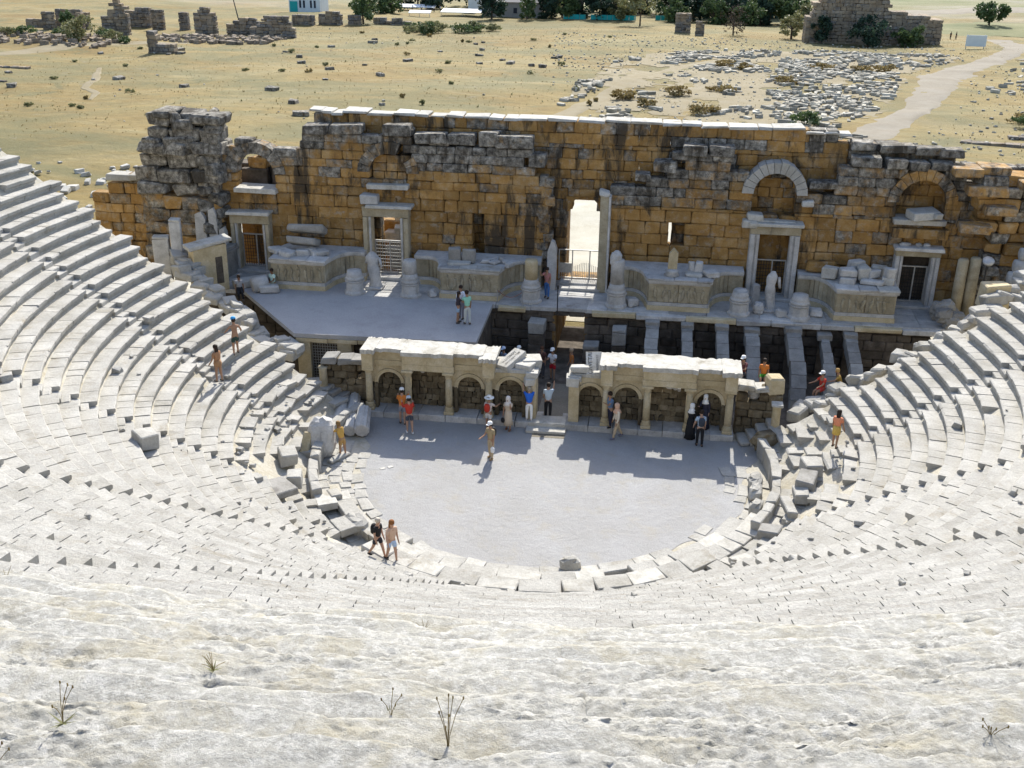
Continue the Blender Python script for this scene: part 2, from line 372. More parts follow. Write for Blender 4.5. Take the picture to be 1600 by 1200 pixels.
def sheet(name, pts, widths, mat, lift, nw=9, rag=0.25, step=1.5):
    """a strip laid on the ground along a centre line, with a ragged edge"""
    pts = np.array(pts, float); d = np.r_[0, np.cumsum(np.hypot(*np.diff(pts, axis=0).T))]; n = max(4, int(d[-1] / step))
    s = np.linspace(0, d[-1], n); X = np.interp(s, d, pts[:, 0]); Y = np.interp(s, d, pts[:, 1]); W = np.interp(s, d, widths)
    tx = np.gradient(X); ty = np.gradient(Y); L = np.hypot(tx, ty); nx, ny = -ty / L, tx / L; V = []
    for i in range(n):
        for j in range(nw):
            q = (j / (nw - 1) - 0.5) * W[i]
            if j in (0, nw - 1): q *= 1 + rag * float(fbm(np.array([[s[i] * 0.35, j * 3.1, 0.7]]), 3)[0])
            V.append((X[i] + nx[i] * q, Y[i] + ny[i] * q, 0))
    V = np.array(V); V[:, 2] = ground_z(V[:, 0], V[:, 1]) + lift
    for j in (0, nw - 1): V[np.arange(n) * nw + j, 2] -= lift * 1.6
    a = Acc(); a.add(V, [f[::-1] for f in quads(n, nw)]); return tag(a.build(name, mat, smooth=True), kind='structure')
# pale trodden ground just behind the stage building, seen through the gates
X, Y = np.meshgrid(np.linspace(-30, 34, 60), np.linspace(18.4, 60, 40), indexing='ij')
Y = Y + np.where(Y > 55, 3 * np.sin(X * 0.7), 0); a = Acc(); a.add(np.stack([X.ravel(), Y.ravel(), ground_z(X, Y).ravel() + 0.03], 1), quads(60, 40))
tag(a.build('trodden_ground', M['trodden'], smooth=True), kind='structure')
# ---------------------------------------------------------------- orchestra floor
ROW0, TREAD, ZROW0, RISE = 9.983, 0.5842, 0.523, 0.389
def arc(r, a0, a1, n):
    t = np.radians(np.linspace(a0, a1, n)); return np.stack([r * np.sin(t), -r * np.cos(t)], 1)
def jag(P, amp, f=1.3):
    P = np.array(P, float); return P + amp * np.stack([fbm(np.c_[P * f, np.full(len(P), 2.2)], 3), fbm(np.c_[P * f, np.full(len(P), 7.7)], 3)], 1)
a = Acc(); a.prism(np.vstack([arc(11.0, -112, 112, 80), [(10.5, 6.0), (-10.5, 6.0)]]), -0.3, 0.0); tag(a.build('orchestra_edge_paving', M['dirt']), kind='structure')
a = Acc(); P = jag(np.vstack([arc(7.95, -96, 50, 70), arc(8.6, 60, 97, 20)]), 0.18, 0.9); a.prism(np.vstack([P, [(9.3, 2.2), (9.3, 4.0), (-9.1, 4.0), (-8.5, 1.8)]]), -0.2, 0.012); tag(a.build('orchestra_floor', M['gravel']), kind='structure')
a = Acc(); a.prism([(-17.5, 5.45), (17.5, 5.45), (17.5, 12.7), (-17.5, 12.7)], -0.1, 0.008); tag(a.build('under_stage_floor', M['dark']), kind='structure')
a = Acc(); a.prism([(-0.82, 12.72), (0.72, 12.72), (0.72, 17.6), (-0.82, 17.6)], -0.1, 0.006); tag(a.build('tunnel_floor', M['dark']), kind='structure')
a = Acc(); a.prism([(-0.9, 3.0), (0.62, 3.0), (0.62, 9.2), (-0.9, 9.2)], -0.1, 0.02); tag(a.build('central_passage_floor', M['path']), kind='structure')
# stone paving between gravel and the parapets: single flags
pv = thing('stone_paving', 'worn pale flagstones ringing the grey gravel orchestra floor', 'paving', (0, 0, 0))
its = []
for r0 in np.arange(7.75, 9.7, 0.5):
    for lo, hi in ((-98, -30), (52, 96)):
        az = lo
        while az < hi:
            L = U(0.45, 1.0); da = math.degrees(L / r0); am = math.radians(az + da / 2); rr = r0 + 0.25 + U(-0.05, 0.05)
            if rng.random() < (0.85 if lo < 0 else 0.5):
                its.append(((rr * math.sin(am), -rr * math.cos(am), 0.0 + U(0, 0.02)), (L / 2 - 0.02, 0.23, 0.04), rotz(am + U(-0.12, 0.12)), 0.015, 0.07, rng.random(), 0))
            az += da
pieces(its, 'flagstone', M['seat'], pv, 160, 'small_flagstones')
# ---------------------------------------------------------------- hillside under the seats
def yend(x): return 4.25 + 0.13 * (abs(x) - 14)
def cone_z(r): return np.where(r < 30.45, ZROW0 + (r - ROW0) / TREAD * RISE, 14.14 + (r - 30.45) * 0.567)
rr = np.r_[9.8, np.linspace(10.4, 30.45, 30), np.linspace(31, 47, 18), 60, 80]; aa = np.radians(np.linspace(-118, 118, 240))
A_, R2 = np.meshgrid(aa, rr, indexing='ij'); X = R2 * np.sin(A_); Y = -R2 * np.cos(A_); Z = cone_z(R2) - 0.42
over = Y > yend(X); Y = np.where(over, yend(X), Y); Zs = cone_z(np.hypot(X, Y)) - 0.42
Z = np.where(over, np.minimum(Zs, 40), Z)
Z = np.where(R2 > 46, 14.14 + 15.5 * 0.567 + 0.2, Z)
a = Acc(); a.add(np.stack([X.ravel(), Y.ravel(), Z.ravel()], 1), quads(len(aa), len(rr)))
xs = np.r_[np.linspace(-47, -9.9, 60)]
for sgn in (1, -1):
    V = []
    for x in xs:
        r = math.hypot(x, yend(x)); V += [(x * sgn, yend(x), float(cone_z(np.array(r))) - 0.42), (x * sgn, yend(x), -1.0)]
    f = quads(60, 2); a.add(V, f if sgn < 0 else [q[::-1] for q in f])
tag(a.build('hillside', M['dirt']), kind='structure')
# ================================================================ the seating: wedges between stair flights
STAIRS = [-90.5, -63, -37, -10.8, 40.5, 65, 91]
NROW = 35; SW = 0.36
BX = [0, 200, 400, 600, 800, 1000, 1200, 1400, 1600]; BY = [841, 875, 900, 918, 929, 934, 932, 923, 907]
def shown(c):
    x, y, z = project(c); return -30 < x < 1630 and y < np.interp(x, BX, BY) + 8
edges = [-112] + STAIRS + [112]
wl = ['left seating wedge beside the stage, farthest left and reaching up to the top edge', 'left seating wedge between the first two stair flights from the stage', 'left seating wedge with a square loose block, sweeping round towards the viewer',
      'seating wedge at lower left of the orchestra bowl', 'wide central seating wedge straight below the viewer, nearly hidden by the rough ledge',
      'right seating wedge between the two stair flights nearest the stage', 'right seating wedge beside the stage, with arched ribs behind it', 'far right seating strip against the end of the stage building']
for wi in range(len(edges) - 1):
    e0, e1 = edges[wi], edges[wi + 1]; items = []
    for k in range(NROW):
        r = ROW0 + TREAD * k; z = ZROW0 + RISE * k
        a0 = e0 + (math.degrees(SW / r) if wi > 0 else 0); a1 = e1 - (math.degrees(SW / r) if wi < len(edges) - 2 else 0)
        tot = math.radians(a1 - a0) * r; cuts = [0]
        while cuts[-1] < tot: cuts.append(cuts[-1] + U(0.48, 1.05))
        cuts = [c * tot / cuts[-1] for c in cuts]; rowoff = U(-0.02, 0.02)
        ruin = (k < 5 and (wi in (0, 1, 6, 7))) or (k < 3 and wi in (2, 5))
        for c0, c1 in zip(cuts[:-1], cuts[1:]):
            am = math.radians(a0) + (c0 + c1) / 2 / r
            dr = rowoff + U(-0.009, 0.009); dz = U(-0.007, 0.008) + 0.03 * float(vnoise(np.array([[am * r * 0.5, k * 0.9, 3.0]]))[0])
            half_r = (TREAD + 0.12) / 2; rc = r + half_r + dr
            x, y = rc * math.sin(am), -rc * math.cos(am)
            if y > yend(x) + 0.25 * math.sin(k * 2.1 + wi): continue
            rot = rotz(am); ch = U(0.012, 0.035)
            if rng.random() < 0.06: ch = 0.07
            if ruin:
                if rng.random() < 0.30: continue
                rot = rotz(am + U(-0.18, 0.18)) @ rotx(U(-0.1, 0.1)) @ roty(U(-0.1, 0.1)); dz += U(-0.12, 0.05)
            elif rng.random() < 0.012: continue
            c = (x, y, z - (RISE + 0.05) / 2 + dz)
            items.append((c, ((c1 - c0) / 2 - 0.006, half_r, (RISE + 0.05) / 2), rot, ch, 0.011, rng.random(), 0, shown(c)))
    if not items: continue
    t = thing('seating_wedge', wl[wi], 'stone seating', (0, 0, 0), 0, 'wedges of stone seats in the theatre')
    pieces(items, 'seat_block', M['seat'], t, 300, 'further_seat_blocks', 7.0, 'seat')
sl = ['stair flight leading down to the stage on the left side', 'second stair flight from the stage on the left side', 'stair flight at lower left with wide dark notches beside each step', 'short stair flight at the bottom near the couple walking',
      'stair flight at lower right with small red brown notches', 'stair flight on the right ending beside the woman in the orange dress', 'stair flight on the far right next to the stage ribs']
for si, az in enumerate(STAIRS):
    items = []; am = math.radians(az)
    for k in range(NROW):
        r = ROW0 + TREAD * k; z = ZROW0 + RISE * k
        if k < 2 and abs(az) > 50: continue
        for q, (ra, rb, zt) in enumerate(((r - 0.02, r + 0.56 * TREAD, z - RISE / 2), (r + 0.5 * TREAD, r + TREAD + 0.1, z))):
            rc = (ra + rb) / 2; x, y = rc * math.sin(am), -rc * math.cos(am)
            if y > yend(x): continue
            c = (x, y, zt - 0.2 + U(-0.012, 0.012))
            items.append((c, (SW - 0.012, (rb - ra) / 2, 0.2), rotz(am + U(-0.03, 0.03)), U(0.012, 0.04), 0.02, 0.3 + 0.6 * rng.random(), 0, shown(c)))
    t = thing('stair_flight', sl[si], 'stone stairs', (0, 0, 0), 0, 'stair flights between the seating wedges')
    pieces(items, 'step', M['seat'], t, 80, 'further_steps')
rest = Acc()
for k in range(140):
    az = U(-104, 104); q = U(0, 26) if rng.random() < 0.6 else U(0, 6); k_ = int(q); r = ROW0 + TREAD * (k_ + U(0.1, 0.95)); a_ = math.radians(az); x, y = r * math.sin(a_), -r * math.cos(a_)
    if y > yend(x) - 0.2: continue
    s_ = U(0.03, 0.09) if rng.random() < 0.85 else U(0.1, 0.2); rest.box((x, y, ZROW0 + RISE * k_ + s_ * 0.45), (s_, s_ * U(0.6, 1), s_ * 0.6), rotz(U(0, 3)) @ rotx(U(-0.2, 0.2)), 0.02, 0.04)
rest.build('seat_rubble', M['seat'], kind='stuff')
# ---------------------------------------------------------------- white slabs ringing the orchestra at the front
t = thing('front_row', 'ring of large white slabs at the foot of the seats around the orchestra', 'stone bench', (0, 0, 0)); items = []
for (r0, r1, zt, lo, hi) in ((7.95, 8.55, 0.22, -40, 42), (8.55, 9.2, 0.40, -64, 66), (9.2, 10.0, 0.54, -64, 66)):
    az = lo
    while az < hi:
        L = U(0.7, 1.7); rc = (r0 + r1) / 2; da = math.degrees(L / rc); am = math.radians(az + da / 2); az += da
        if rng.random() < (0.16 if r0 < 8 else 0.07): continue
        c = (rc * math.sin(am), -rc * math.cos(am), zt - 0.16 + U(-0.02, 0.015))
        items.append((c, (L / 2 - 0.006, (r1 - r0) / 2 + 0.005, 0.16), rotz(am + U(-0.025, 0.025)) @ rotx(U(-0.03, 0.03)), U(0.012, 0.04), 0.025, rng.random(), 0))
pieces(items[::2], 'bench_slab', M['slab'], t, 200); pieces(items[1::2], 'bench_slab', M['seat'], t, 200)
for s, lb in ((-1, 'low stone parapet with a dark face on the left of the orchestra'), (1, 'low stone parapet with a dark face on the right of the orchestra')):
    t = thing('orchestra_parapet', lb, 'low wall', (0, 0, 0), 0, 'low parapets at the orchestra sides'); items = []; az = 62
    while az < 107:
        L = U(0.6, 1.2); rc = 9.85; am = math.radians((az + math.degrees(L / rc) / 2)) * s; az += math.degrees(L / rc); hh = U(0.38, 0.46)
        items.append(((rc * math.sin(am), -rc * math.cos(am), hh), (L / 2 - 0.01, 0.2, hh), rotz(am), U(0.02, 0.05), 0.04, rng.random(), 0))
    pieces(items, 'parapet_block', M['seat'], t, 60)
# ================================================================ the worn rows right below the viewer
UP_T, UP_H = 0.67, 0.38
t = thing('weathered_seating', 'rough eroded rows of pale stone seats just below the viewer', 'stone seating', (0, 0, 0))
cam_az = math.atan2(CC[0], -CC[1]); nb = 0
for j in range(0, 18):
    r = 30.45 + UP_T * j; z = 14.26 + UP_H * j; dist = max(1.6, math.hypot(CC[0], CC[1]) - r)
    half = min(0.60 * math.hypot(dist, 4) + 2.0, 17.0); s0 = -half if r > 34 else -half - 2; s1 = half
    res = min(0.10, max(0.022, dist * 0.0042)); s = s0
    while s < s1:
        L = U(1.3, 2.6); e = s + L; nu = max(4, int(L / res)); us = np.linspace(s - 0.07, e + 0.07, nu)
        up = np.r_[np.linspace(0, 0.30, max(3, int(0.30 / res)))[:-1], np.linspace(0.30, 0.30 + UP_T + 0.12, max(5, int(0.8 / res)))]
        zz = np.minimum(up, 0.30) - 0.30; rr_ = np.maximum(up - 0.30, 0)          # riser then tread
        Sg, Ug = np.meshgrid(us, np.arange(len(up)), indexing='ij'); Zr = zz[Ug]; Rr = rr_[Ug]
        edge = np.exp(-((Rr / 0.16) ** 2)) * np.exp(Zr / 0.12)                        # how near the front edge
        Pn = np.stack([Sg.ravel(), (r + Rr).ravel(), (z + Zr).ravel()], 1)
        lo = fbm(Pn * 0.9, 3).reshape(Sg.shape); mid = fbm(Pn * np.array([2.6, 3.4, 3.0]) + 31, 5, 0.6).reshape(Sg.shape); hi = fbm(Pn * 13.0 + 9, 3, 0.6).reshape(Sg.shape)
        ero = np.clip(0.55 + 0.75 * lo, 0, 1.3)
        pit = np.clip(mid - 0.25, 0, 1)
        rid = 1 - np.abs(fbm(Pn * np.array([4.2, 5.0, 4.0]) + 77, 4, 0.62)).reshape(Sg.shape); fin = fbm(Pn * 27.0 + 3, 2, 0.6).reshape(Sg.shape)
        cr = np.clip(0.5 + 1.4 * lo, 0, 1); dz = -edge * 0.07 * ero + 0.012 * lo + 0.014 * mid * cr + 0.022 * (rid - 0.7) * cr + (0.006 + 0.014 * cr) * hi + (0.003 + 0.008 * cr) * fin - 0.06 * pit * cr
        dr = edge * 0.11 * ero * (1 + 0.6 * mid) + np.where(Zr < 0, 0.03 * mid + 0.01 * hi, 0)
        ends = np.minimum(Sg - us[0], us[-1] - Sg); dz = dz - 0.02 * np.exp(-ends / 0.03)
        th = cam_az + Sg / r; Rf = r + Rr + dr; Zf = z + Zr + dz + U(-0.006, 0.006)
        V = np.stack([Rf * np.sin(th), -Rf * np.cos(th), Zf], -1).reshape(-1, 3)
        Sl = 0.03 * float(vnoise(np.array([[s * 1.7, j * 2.3, 5.5]]))[0]); V[:, 2] += Sl; b = Acc(); b.add(V, [f[::-1] for f in quads(nu, len(up))], 0.35 + 0.5 * rng.random()); b.build('seat_block', M['rock'], t, smooth=True); s = e; nb += 1

# ================================================================ masonry
def overlap(iv, x0, x1): return any(x0 < b and x1 > a for a, b in iv)
def masonry(x0, x1, courses, top, openings=(), yf=16.2, depth=0.8, lens=(0.65, 1.25), gray=None, proud=0.04, miss=0.0, jit=0.03, ch=(0.025, 0.075), frame=None, slack=0.3):
    """blocks of a wall whose face looks towards -y; frame maps (x, y, z) into world space"""
    items = []
    for ci, (za, zb) in enumerate(zip(courses[:-1], courses[1:])):
        zm = (za + zb) / 2; iv = []
        for o in openings:
            if o[0] == 'rect':
                _, xa, xb, oa, ob = o
                if min(zb, ob) - max(za, oa) > 0.45 * (zb - za): iv.append((xa, xb))
            else:
                _, xc, zs, R = o
                if zm > zs - 0.05 and za < zs + R - 0.1:
                    hh = max(0.0, (za if zm > zs else zs) * 0.35 + zm * 0.65 - zs)
                    if hh < R: w_ = math.sqrt(R * R - hh * hh); iv.append((xc - w_, xc + w_))
        iv.sort(); segs = []; p = x0
        for a, b in iv:
            if a > p: segs.append((p, a))
            p = max(p, b)
        if p < x1: segs.append((p, x1))
        for a, b in segs:
            if b - a < 0.04: continue
            cuts = [a]
            while cuts[-1] < b: cuts.append(cuts[-1] + U(*lens))
            if len(cuts) > 2 and b - cuts[-2] < 0.3: cuts.pop(-2)
            cuts[-1] = b
            for c0, c1 in zip(cuts[:-1], cuts[1:]):
                xm = (c0 + c1) / 2; tp = top(xm)
                if zb > tp + slack * U(0.3, 1.0): continue
                if miss and zb < tp - 0.6 and rng.random() < miss: continue
                pr = U(-proud, proud); g = gray(xm, zm, tp) if gray else 0.0
                c = [xm, yf + depth / 2 - pr / 2, zm + (U(-0.015, 0.015))]; h = [(c1 - c0) / 2 - 0.004, depth / 2 + pr / 2, (zb - za) / 2 - 0.003]
                rot = None
                if frame is not None:
                    c, rot = frame(c)
                items.append((c, h, rot, U(*ch), jit, rng.random(), g))
    return items
def interp(pts):
    xs = [p[0] for p in pts]; zs = [p[1] for p in pts]
    return lambda x: float(np.interp(x, xs, zs))
def courses(z0, z1, lo=0.42, hi=0.62):
    z = [z0]
    while z[-1] < z1: z.append(z[-1] + U(lo, hi))
    return z
def gray_top(bias=0.0, w=1.1, extra=None):
    def f(x, z, tp):
        g = max(0.0, 1 - (tp - z) / w) * 0.75 + bias + (0.5 if rng.random() < 0.14 else 0.0) - 0.02
        if extra: g += extra(x, z)
        return g
    return f
def voussoirs(t, xc, zs, R0, R1, yf, depth, n, mat, name='arch_stone', a0=0.0, a1=180.0, skip=(), gray=0.3):
    for i in range(n):
        if i in skip: continue
        t0 = math.radians(a0 + (a1 - a0) * i / n) + 0.008; t1 = math.radians(a0 + (a1 - a0) * (i + 1) / n) - 0.008
        o = R1 + U(-0.04, 0.05); P = [(xc + R0 * math.cos(t0), zs + R0 * math.sin(t0)), (xc + o * math.cos(t0), zs + o * math.sin(t0)),
             (xc + o * math.cos(t1), zs + o * math.sin(t1)), (xc + R0 * math.cos(t1), zs + R0 * math.sin(t1))]
        Acc().xprism(P, yf - U(0.01, 0.05), yf + depth, rng.random(), gray + U(-0.15, 0.2)).build(name, mat, t)
# ---------------------------------------------------------------- front wall, left and right wing
ARCH = [(-18.2, 8.55, 1.1, 1.75), (-10.58, 8.9, 1.05, 1.7), (10.25, 8.65, 1.12, 1.68), (17.75, 8.5, 1.2, 1.75)]
DOORS = [(-18.62, 0.72, 5.75, 6.3), (-10.72, 0.80, 6.5, 7.05), (10.47, 0.80, 6.55, 7.05), (17.9, 0.72, 5.75, 6.1)]   # centre, half width, opening top, lintel top
def wing_openings(lo, hi):
    o = []
    for (xc, zs, R0, R1), sill in zip(ARCH, (7.75, 8.3, 7.3, 7.65)):
        if lo < xc < hi: o += [('rect', xc - R0, xc + R0, sill, zs + 0.02), ('arch', xc, zs, R0 + 0.45)]
    for xc, hw, zo, zl in DOORS:
        if lo < xc < hi: o.append(('rect', xc - hw - 0.25, xc + hw + 0.25, 2.0, zo + 0.2))
    return o
topL = interp([(-21, 9.7), (-20.1, 9.8), (-19.4, 10.2), (-16.8, 10.3), (-16.6, 9.8), (-15.5, 9.9), (-15.2, 10.9), (-12.2, 11.0), (-10.8, 10.9), (-9.3, 11.2), (-9.1, 10.6), (-2.7, 10.7), (-2.4, 9.5), (-1.9, 8.9), (-1.7, 8.4)])
topR = interp([(1.6, 8.3), (2.9, 8.7), (3.5, 9.1), (5.1, 9.5), (5.25, 10.5), (8.05, 10.55), (8.3, 9.8), (10.0, 10.1), (11.9, 9.4), (12.1, 8.9), (13.5, 8.9), (13.65, 10.3), (15.6, 10.3), (19.4, 10.1), (20.8, 9.2), (23, 8.8)])
wallL = thing('stage_wall', 'left wing of the orange brown stage wall, the part with the leftmost two doorways', 'ruined wall', (-11, 16.2, 2.9), 0, 'stage walls')
cs = courses(2.6, 8.0, 0.5, 0.72) + [8.5, 9.05, 9.5, 10.0, 10.45, 10.9, 11.3]
soot = lambda x, z: (0.45 if (9.2 < z < 10.4 and -9.5 < x < -2.5) else 0) + (0.25 if abs(x + 14.6) < 0.7 and z > 5.5 else 0)
it = masonry(-20.4, -1.75, cs, topL, wing_openings(-21, 0) + [('rect', -5.92, -5.25, 4.5, 6.6)], 16.2, 0.8, (0.65, 1.5), gray_top(0.04, 1.7, soot))
pieces(it, 'wall_block', M['wall'], wallL, 300, 'small_wall_blocks', 5)
# ragged end towards the central gate
for z in np.arange(2.9, 8.8, 0.5):
    Acc().box((-1.72 + U(-0.25, 0.12), 16.55, z + 0.25), (0.28, 0.42, 0.25), rotz(U(-0.1, 0.1)), 0.06, 0.06, None, 0.55).build('broken_end_block', M['wall'], wallL)
wallR = thing('stage_wall', 'right wing of the orange brown stage wall with the free standing pale arch', 'ruined wall', (11, 16.2, 2.9), 0, 'stage walls')
soot = lambda x, z: (0.4 if (7.6 < z < 9.6 and (2 < x < 8 or 12.5 < x < 16)) else 0) + (0.35 if x > 18.6 and z > 6 else 0)
cs = courses(2.6, 7.2, 0.48, 0.70) + [7.65, 8.2, 8.7, 9.2, 9.7, 10.2, 10.6]
it = masonry(1.62, 22.6, cs, topR, wing_openings(0, 22) + [('rect', 4.85, 5.72, 5.4, 6.8)], 16.2, 0.8, (0.65, 1.4), gray_top(0.06, 1.6, soot))
pieces(it, 'wall_block', M['wall'], wallR, 300, 'small_wall_blocks', 5)
voussoirs(wallL, *ARCH[0], 16.12, 0.9, 11, M['wall'], 'arch_stone', 0, 180, (), 0.75)
voussoirs(wallL, *ARCH[1], 16.12, 0.9, 11, M['wall'], 'arch_stone', 0, 180, (2, 3), 0.55)
voussoirs(wallR, *ARCH[2], 16.0, 1.0, 13, M['seat'], 'arch_stone', 0, 180, (), 0.2)
voussoirs(wallR, *ARCH[3], 16.12, 0.9, 12, M['wall'], 'arch_stone', 0, 180, (), 0.45)
for (xc, zs, R0, R1), sill, wl_, wr in ((ARCH[0], 7.75, wallL, 0), (ARCH[1], 8.3, wallL, 0), (ARCH[2], 7.28, wallR, 0.5), (ARCH[3], 7.65, wallR, 0)):
    Acc().box((xc, 16.4, sill - 0.12), (R0 + 0.12, 0.62, 0.14), None, 0.03, 0.03, 0.8, 0.2).build('arch_sill', M['slab'], wl_)
# blocked second arch: stones set back in the niche
for z in (8.42, 8.9, 9.35):
    x = -11.55
    while x < -9.7:
        L = U(0.5, 0.85); Acc().box((x + L / 2, 16.75, z + 0.22), (L / 2 - 0.01, 0.2, 0.22), None, 0.03, 0.02, None, 0.35).build('blocking_stone', M['wall'], wallL); x += L
# big loose blocks along the wall tops
for th, x, z, hx, hz in ((wallL, -8.2, 10.85, 0.85, 0.3), (wallL, -6.5, 10.85, 0.72, 0.3), (wallL, -5.0, 10.9, 0.5, 0.36), (wallL, -3.6, 10.85, 1.0, 0.3), (wallL, -10.0, 11.25, 0.75, 0.28), (wallL, -2.35, 9.9, 0.45, 0.33),
                     (wallL, -12.9, 11.15, 0.9, 0.22), (wallL, -14.6, 11.1, 0.7, 0.22), (wallR, 5.95, 10.75, 0.62, 0.27), (wallR, 7.35, 10.75, 0.66, 0.27), (wallR, 4.45, 9.85, 0.62, 0.3), (wallR, 3.3, 9.2, 0.4, 0.2),
                     (wallR, 14.7, 10.5, 0.75, 0.28), (wallR, 16.2, 10.45, 0.5, 0.24), (wallR, 17.3, 10.4, 0.5, 0.22), (wallR, 18.5, 10.4, 0.55, 0.22), (wallR, 12.7, 9.15, 0.75, 0.2)):
    Acc().box((x, 16.5 + U(-0.1, 0.1), z), (hx, 0.45, hz), rotz(U(-0.06, 0.06)) @ roty(U(-0.03, 0.03)), 0.05, 0.05, None, 0.8).build('top_block', M['wall'], th)
# ---------------------------------------------------------------- rear wall
wallB = thing('rear_wall', 'tall back wall of the stage building with a bright sunlit top course', 'ruined wall', (0, 17.35, 0))
cs = [0.0] + list(np.arange(0.55, 2.6, 0.5)) + courses(2.62, 10.6, 0.48, 0.62)
cs = [z for z in cs if z < 10.5] + [10.62, 11.2, 11.82]
topB = interp([(-16, 11.75), (-15, 11.85), (0, 11.9), (7, 11.9), (13.4, 11.7), (13.9, 11.3)])
its = masonry(-15.35, 13.9, cs, topB, [('rect', -0.75, 1.15, 0.0, 6.95), ('arch', 0.2, 6.9, 0.72), ('rect', -11.45, -9.75, 2.0, 7.6), ('rect', 4.7, 5.02, 4.4, 7.2), ('rect', -18.9, -15, 8, 12)], 17.35, 1.0, (0.62, 1.15),
              lambda x, z, tp: (0.6 if rng.random() < 0.33 else 0.05) + (0.3 if 4 < x < 14 and z > 9 else 0) - 0.05, 0.035, 0.0, 0.025, (0.03, 0.065))
for i in its:
    pass
vis = []
for i in its:
    x, z = i[0][0], i[0][2]
    v = z > 9.3 or -2.4 < x < 3.2 or (8.5 < x < 12.2 and z > 6.5) or (16 < x) or (-12 < x < -9.5); vis.append((*i, v))
pieces(vis, 'wall_block', M['wall'], wallB, 300, 'hidden_wall_blocks', 5)
x = -15.3
while x < 13.4:
    L = U(0.6, 1.7); Acc().box((x + L / 2, 17.83 + U(-0.08, 0.08), 11.85 + U(-0.07, 0.06) - max(0, x - 10) * 0.05), (L / 2 - 0.015, 0.58 + U(-0.1, 0.1), 0.07), rotz(U(-0.04, 0.04)) @ roty(U(-0.03, 0.03)), 0.03, 0.06, None).build('coping_slab', M['slab'], wallB); x += L
t = thing('rear_wall', 'lower grey stretch of back wall at the right behind the last arch', 'ruined wall', (18, 17.35, 0))
topBR = interp([(13.9, 11.3), (14.2, 11.15), (19.3, 10.9), (19.8, 10.3), (27, 10.0)])
pieces(masonry(13.95, 27.0, [2.6, 3.2, 3.8, 4.4, 5.0, 5.6, 6.2, 6.8, 7.4, 8.0, 8.6, 9.2, 9.75, 10.3, 10.85, 11.25], topBR, (), 17.35, 1.0, (0.8, 1.8), lambda x, z, tp: 0.7 if z > 9.6 else 0.25, 0.05), 'wall_block', M['wall'], t, 90, 'hidden_wall_blocks', 5)
for x, hx in ((14.5, 0.55), (16.3, 0.85), (17.9, 0.75), (19.0, 0.6)):
    Acc().box((x, 17.2, 11.2 - 0.05 * (x - 14)), (hx, 0.5, 0.22), rotz(U(-0.1, 0.1)), 0.05, 0.04, None, 0.8).build('top_block', M['wall'], t)
for x0, x1, z0, z1 in ((-1.7, -0.75, 0, 7.6), (1.15, 2.1, 0, 7.6), (-0.74, 1.14, 7.3, 7.7), (-0.74, 1.14, 1.9, 2.72)):  # blocks added behind the gate to keep sun off its floor and the tunnel
    Acc().box(((x0 + x1) / 2, 18.98, (z0 + z1) / 2), ((x1 - x0) / 2 - 0.004, 0.62, (z1 - z0) / 2 - 0.004), None, 0.02, 0.0, 0.5).build('gate_sun_block', M['wall'], wallB)
# ---------------------------------------------------------------- left: ruined pier and low end wall
t = thing('ruined_pier', 'tall heap of big grey blocks standing at the left end of the stage wall', 'ruin', (-22.3, 16.4, 2.9)); its = []
for ci, (za, zb) in enumerate(zip(np.arange(2.6, 12.0, 0.77)[:-1], np.arange(2.6, 12.0, 0.77)[1:])):
    lo = -24.9 + max(0, za - 8.2) * 0.35; hi = -20.1 + (0.0 if za < 9 else 0.35) - max(0, za - 10.4) * 0.9; x = lo
    while x < hi - 0.2:
        L = U(0.95, 2.0); c1 = min(x + L, hi); up = za > 7.0
        its.append((((x + c1) / 2, 16.35 + U(-0.35, 0.25) * (1 if up else 0.35), (za + zb) / 2 + U(-0.03, 0.03)), ((c1 - x) / 2 - 0.045 * up - 0.01, 0.75 + U(0, 0.4) * up, 0.385 - U(0.02, 0.07) * up), rotz(U(-0.2, 0.2) * (1 if up else 0.25)) @ roty(U(-0.07, 0.07) * up), U(0.04, 0.11) if up else 0.04, 0.12, rng.random(), 0.85 if up else (0.6 if rng.random() < 0.5 else 0.05))); x = c1
for x, z, hx, hz, rz in ((-23.1, 11.72, 0.5, 0.2, 0.2), (-22.55, 11.5, 0.32, 0.3, 0.6), (-20.4, 11.55, 0.95, 0.27, -0.1), (-21.9, 11.2, 0.6, 0.3, 0.1), (-20.15, 11.0, 0.45, 0.3, 0.1), (-22.2, 10.2, 0.9, 0.36, 0.15), (-23.7, 10.1, 0.55, 0.33, -0.2)):
    its.append(((x, 15.95, z), (hx, 0.7, hz), rotz(rz), 0.1, 0.07, rng.random(), 0.95))
for k in range(14):   # tumbled stones between pier and arch
    its.append(((-20.6 + U(-0.6, 0.5), 15.9 + U(-0.3, 0.1), 4.2 + k * 0.42), (U(0.3, 0.55), 0.5, U(0.22, 0.33)), rotz(U(-0.5, 0.5)) @ roty(U(-0.25, 0.25)), 0.1, 0.09, rng.random(), 0.95))
pieces(its, 'block', M['wall'], t, 200)
t = thing('end_wall', 'low orange wall running left from the ruined pier', 'ruined wall', (-26.5, 16.2, 2.9))
pieces(masonry(-28.2, -24.85, courses(2.6, 8.3, 0.5, 0.66), interp([(-28.5, 6.2), (-27.6, 7.3), (-26.5, 7.9), (-24.5, 8.1)]), (), 16.3, 0.8, (0.7, 1.3), gray_top(0.0, 0.7), 0.05), 'wall_block', M['wall'], t, 90, None, 5)
for x, hx in ((-26.3, 0.7), (-25.2, 0.5)):
    Acc().box((x, 16.6, 8.0 + U(-0.25, 0.1)), (hx, 0.6, 0.16), rotz(U(-0.1, 0.1)), 0.04, 0.08, 0.3).build('top_slab', M['seat'], t)
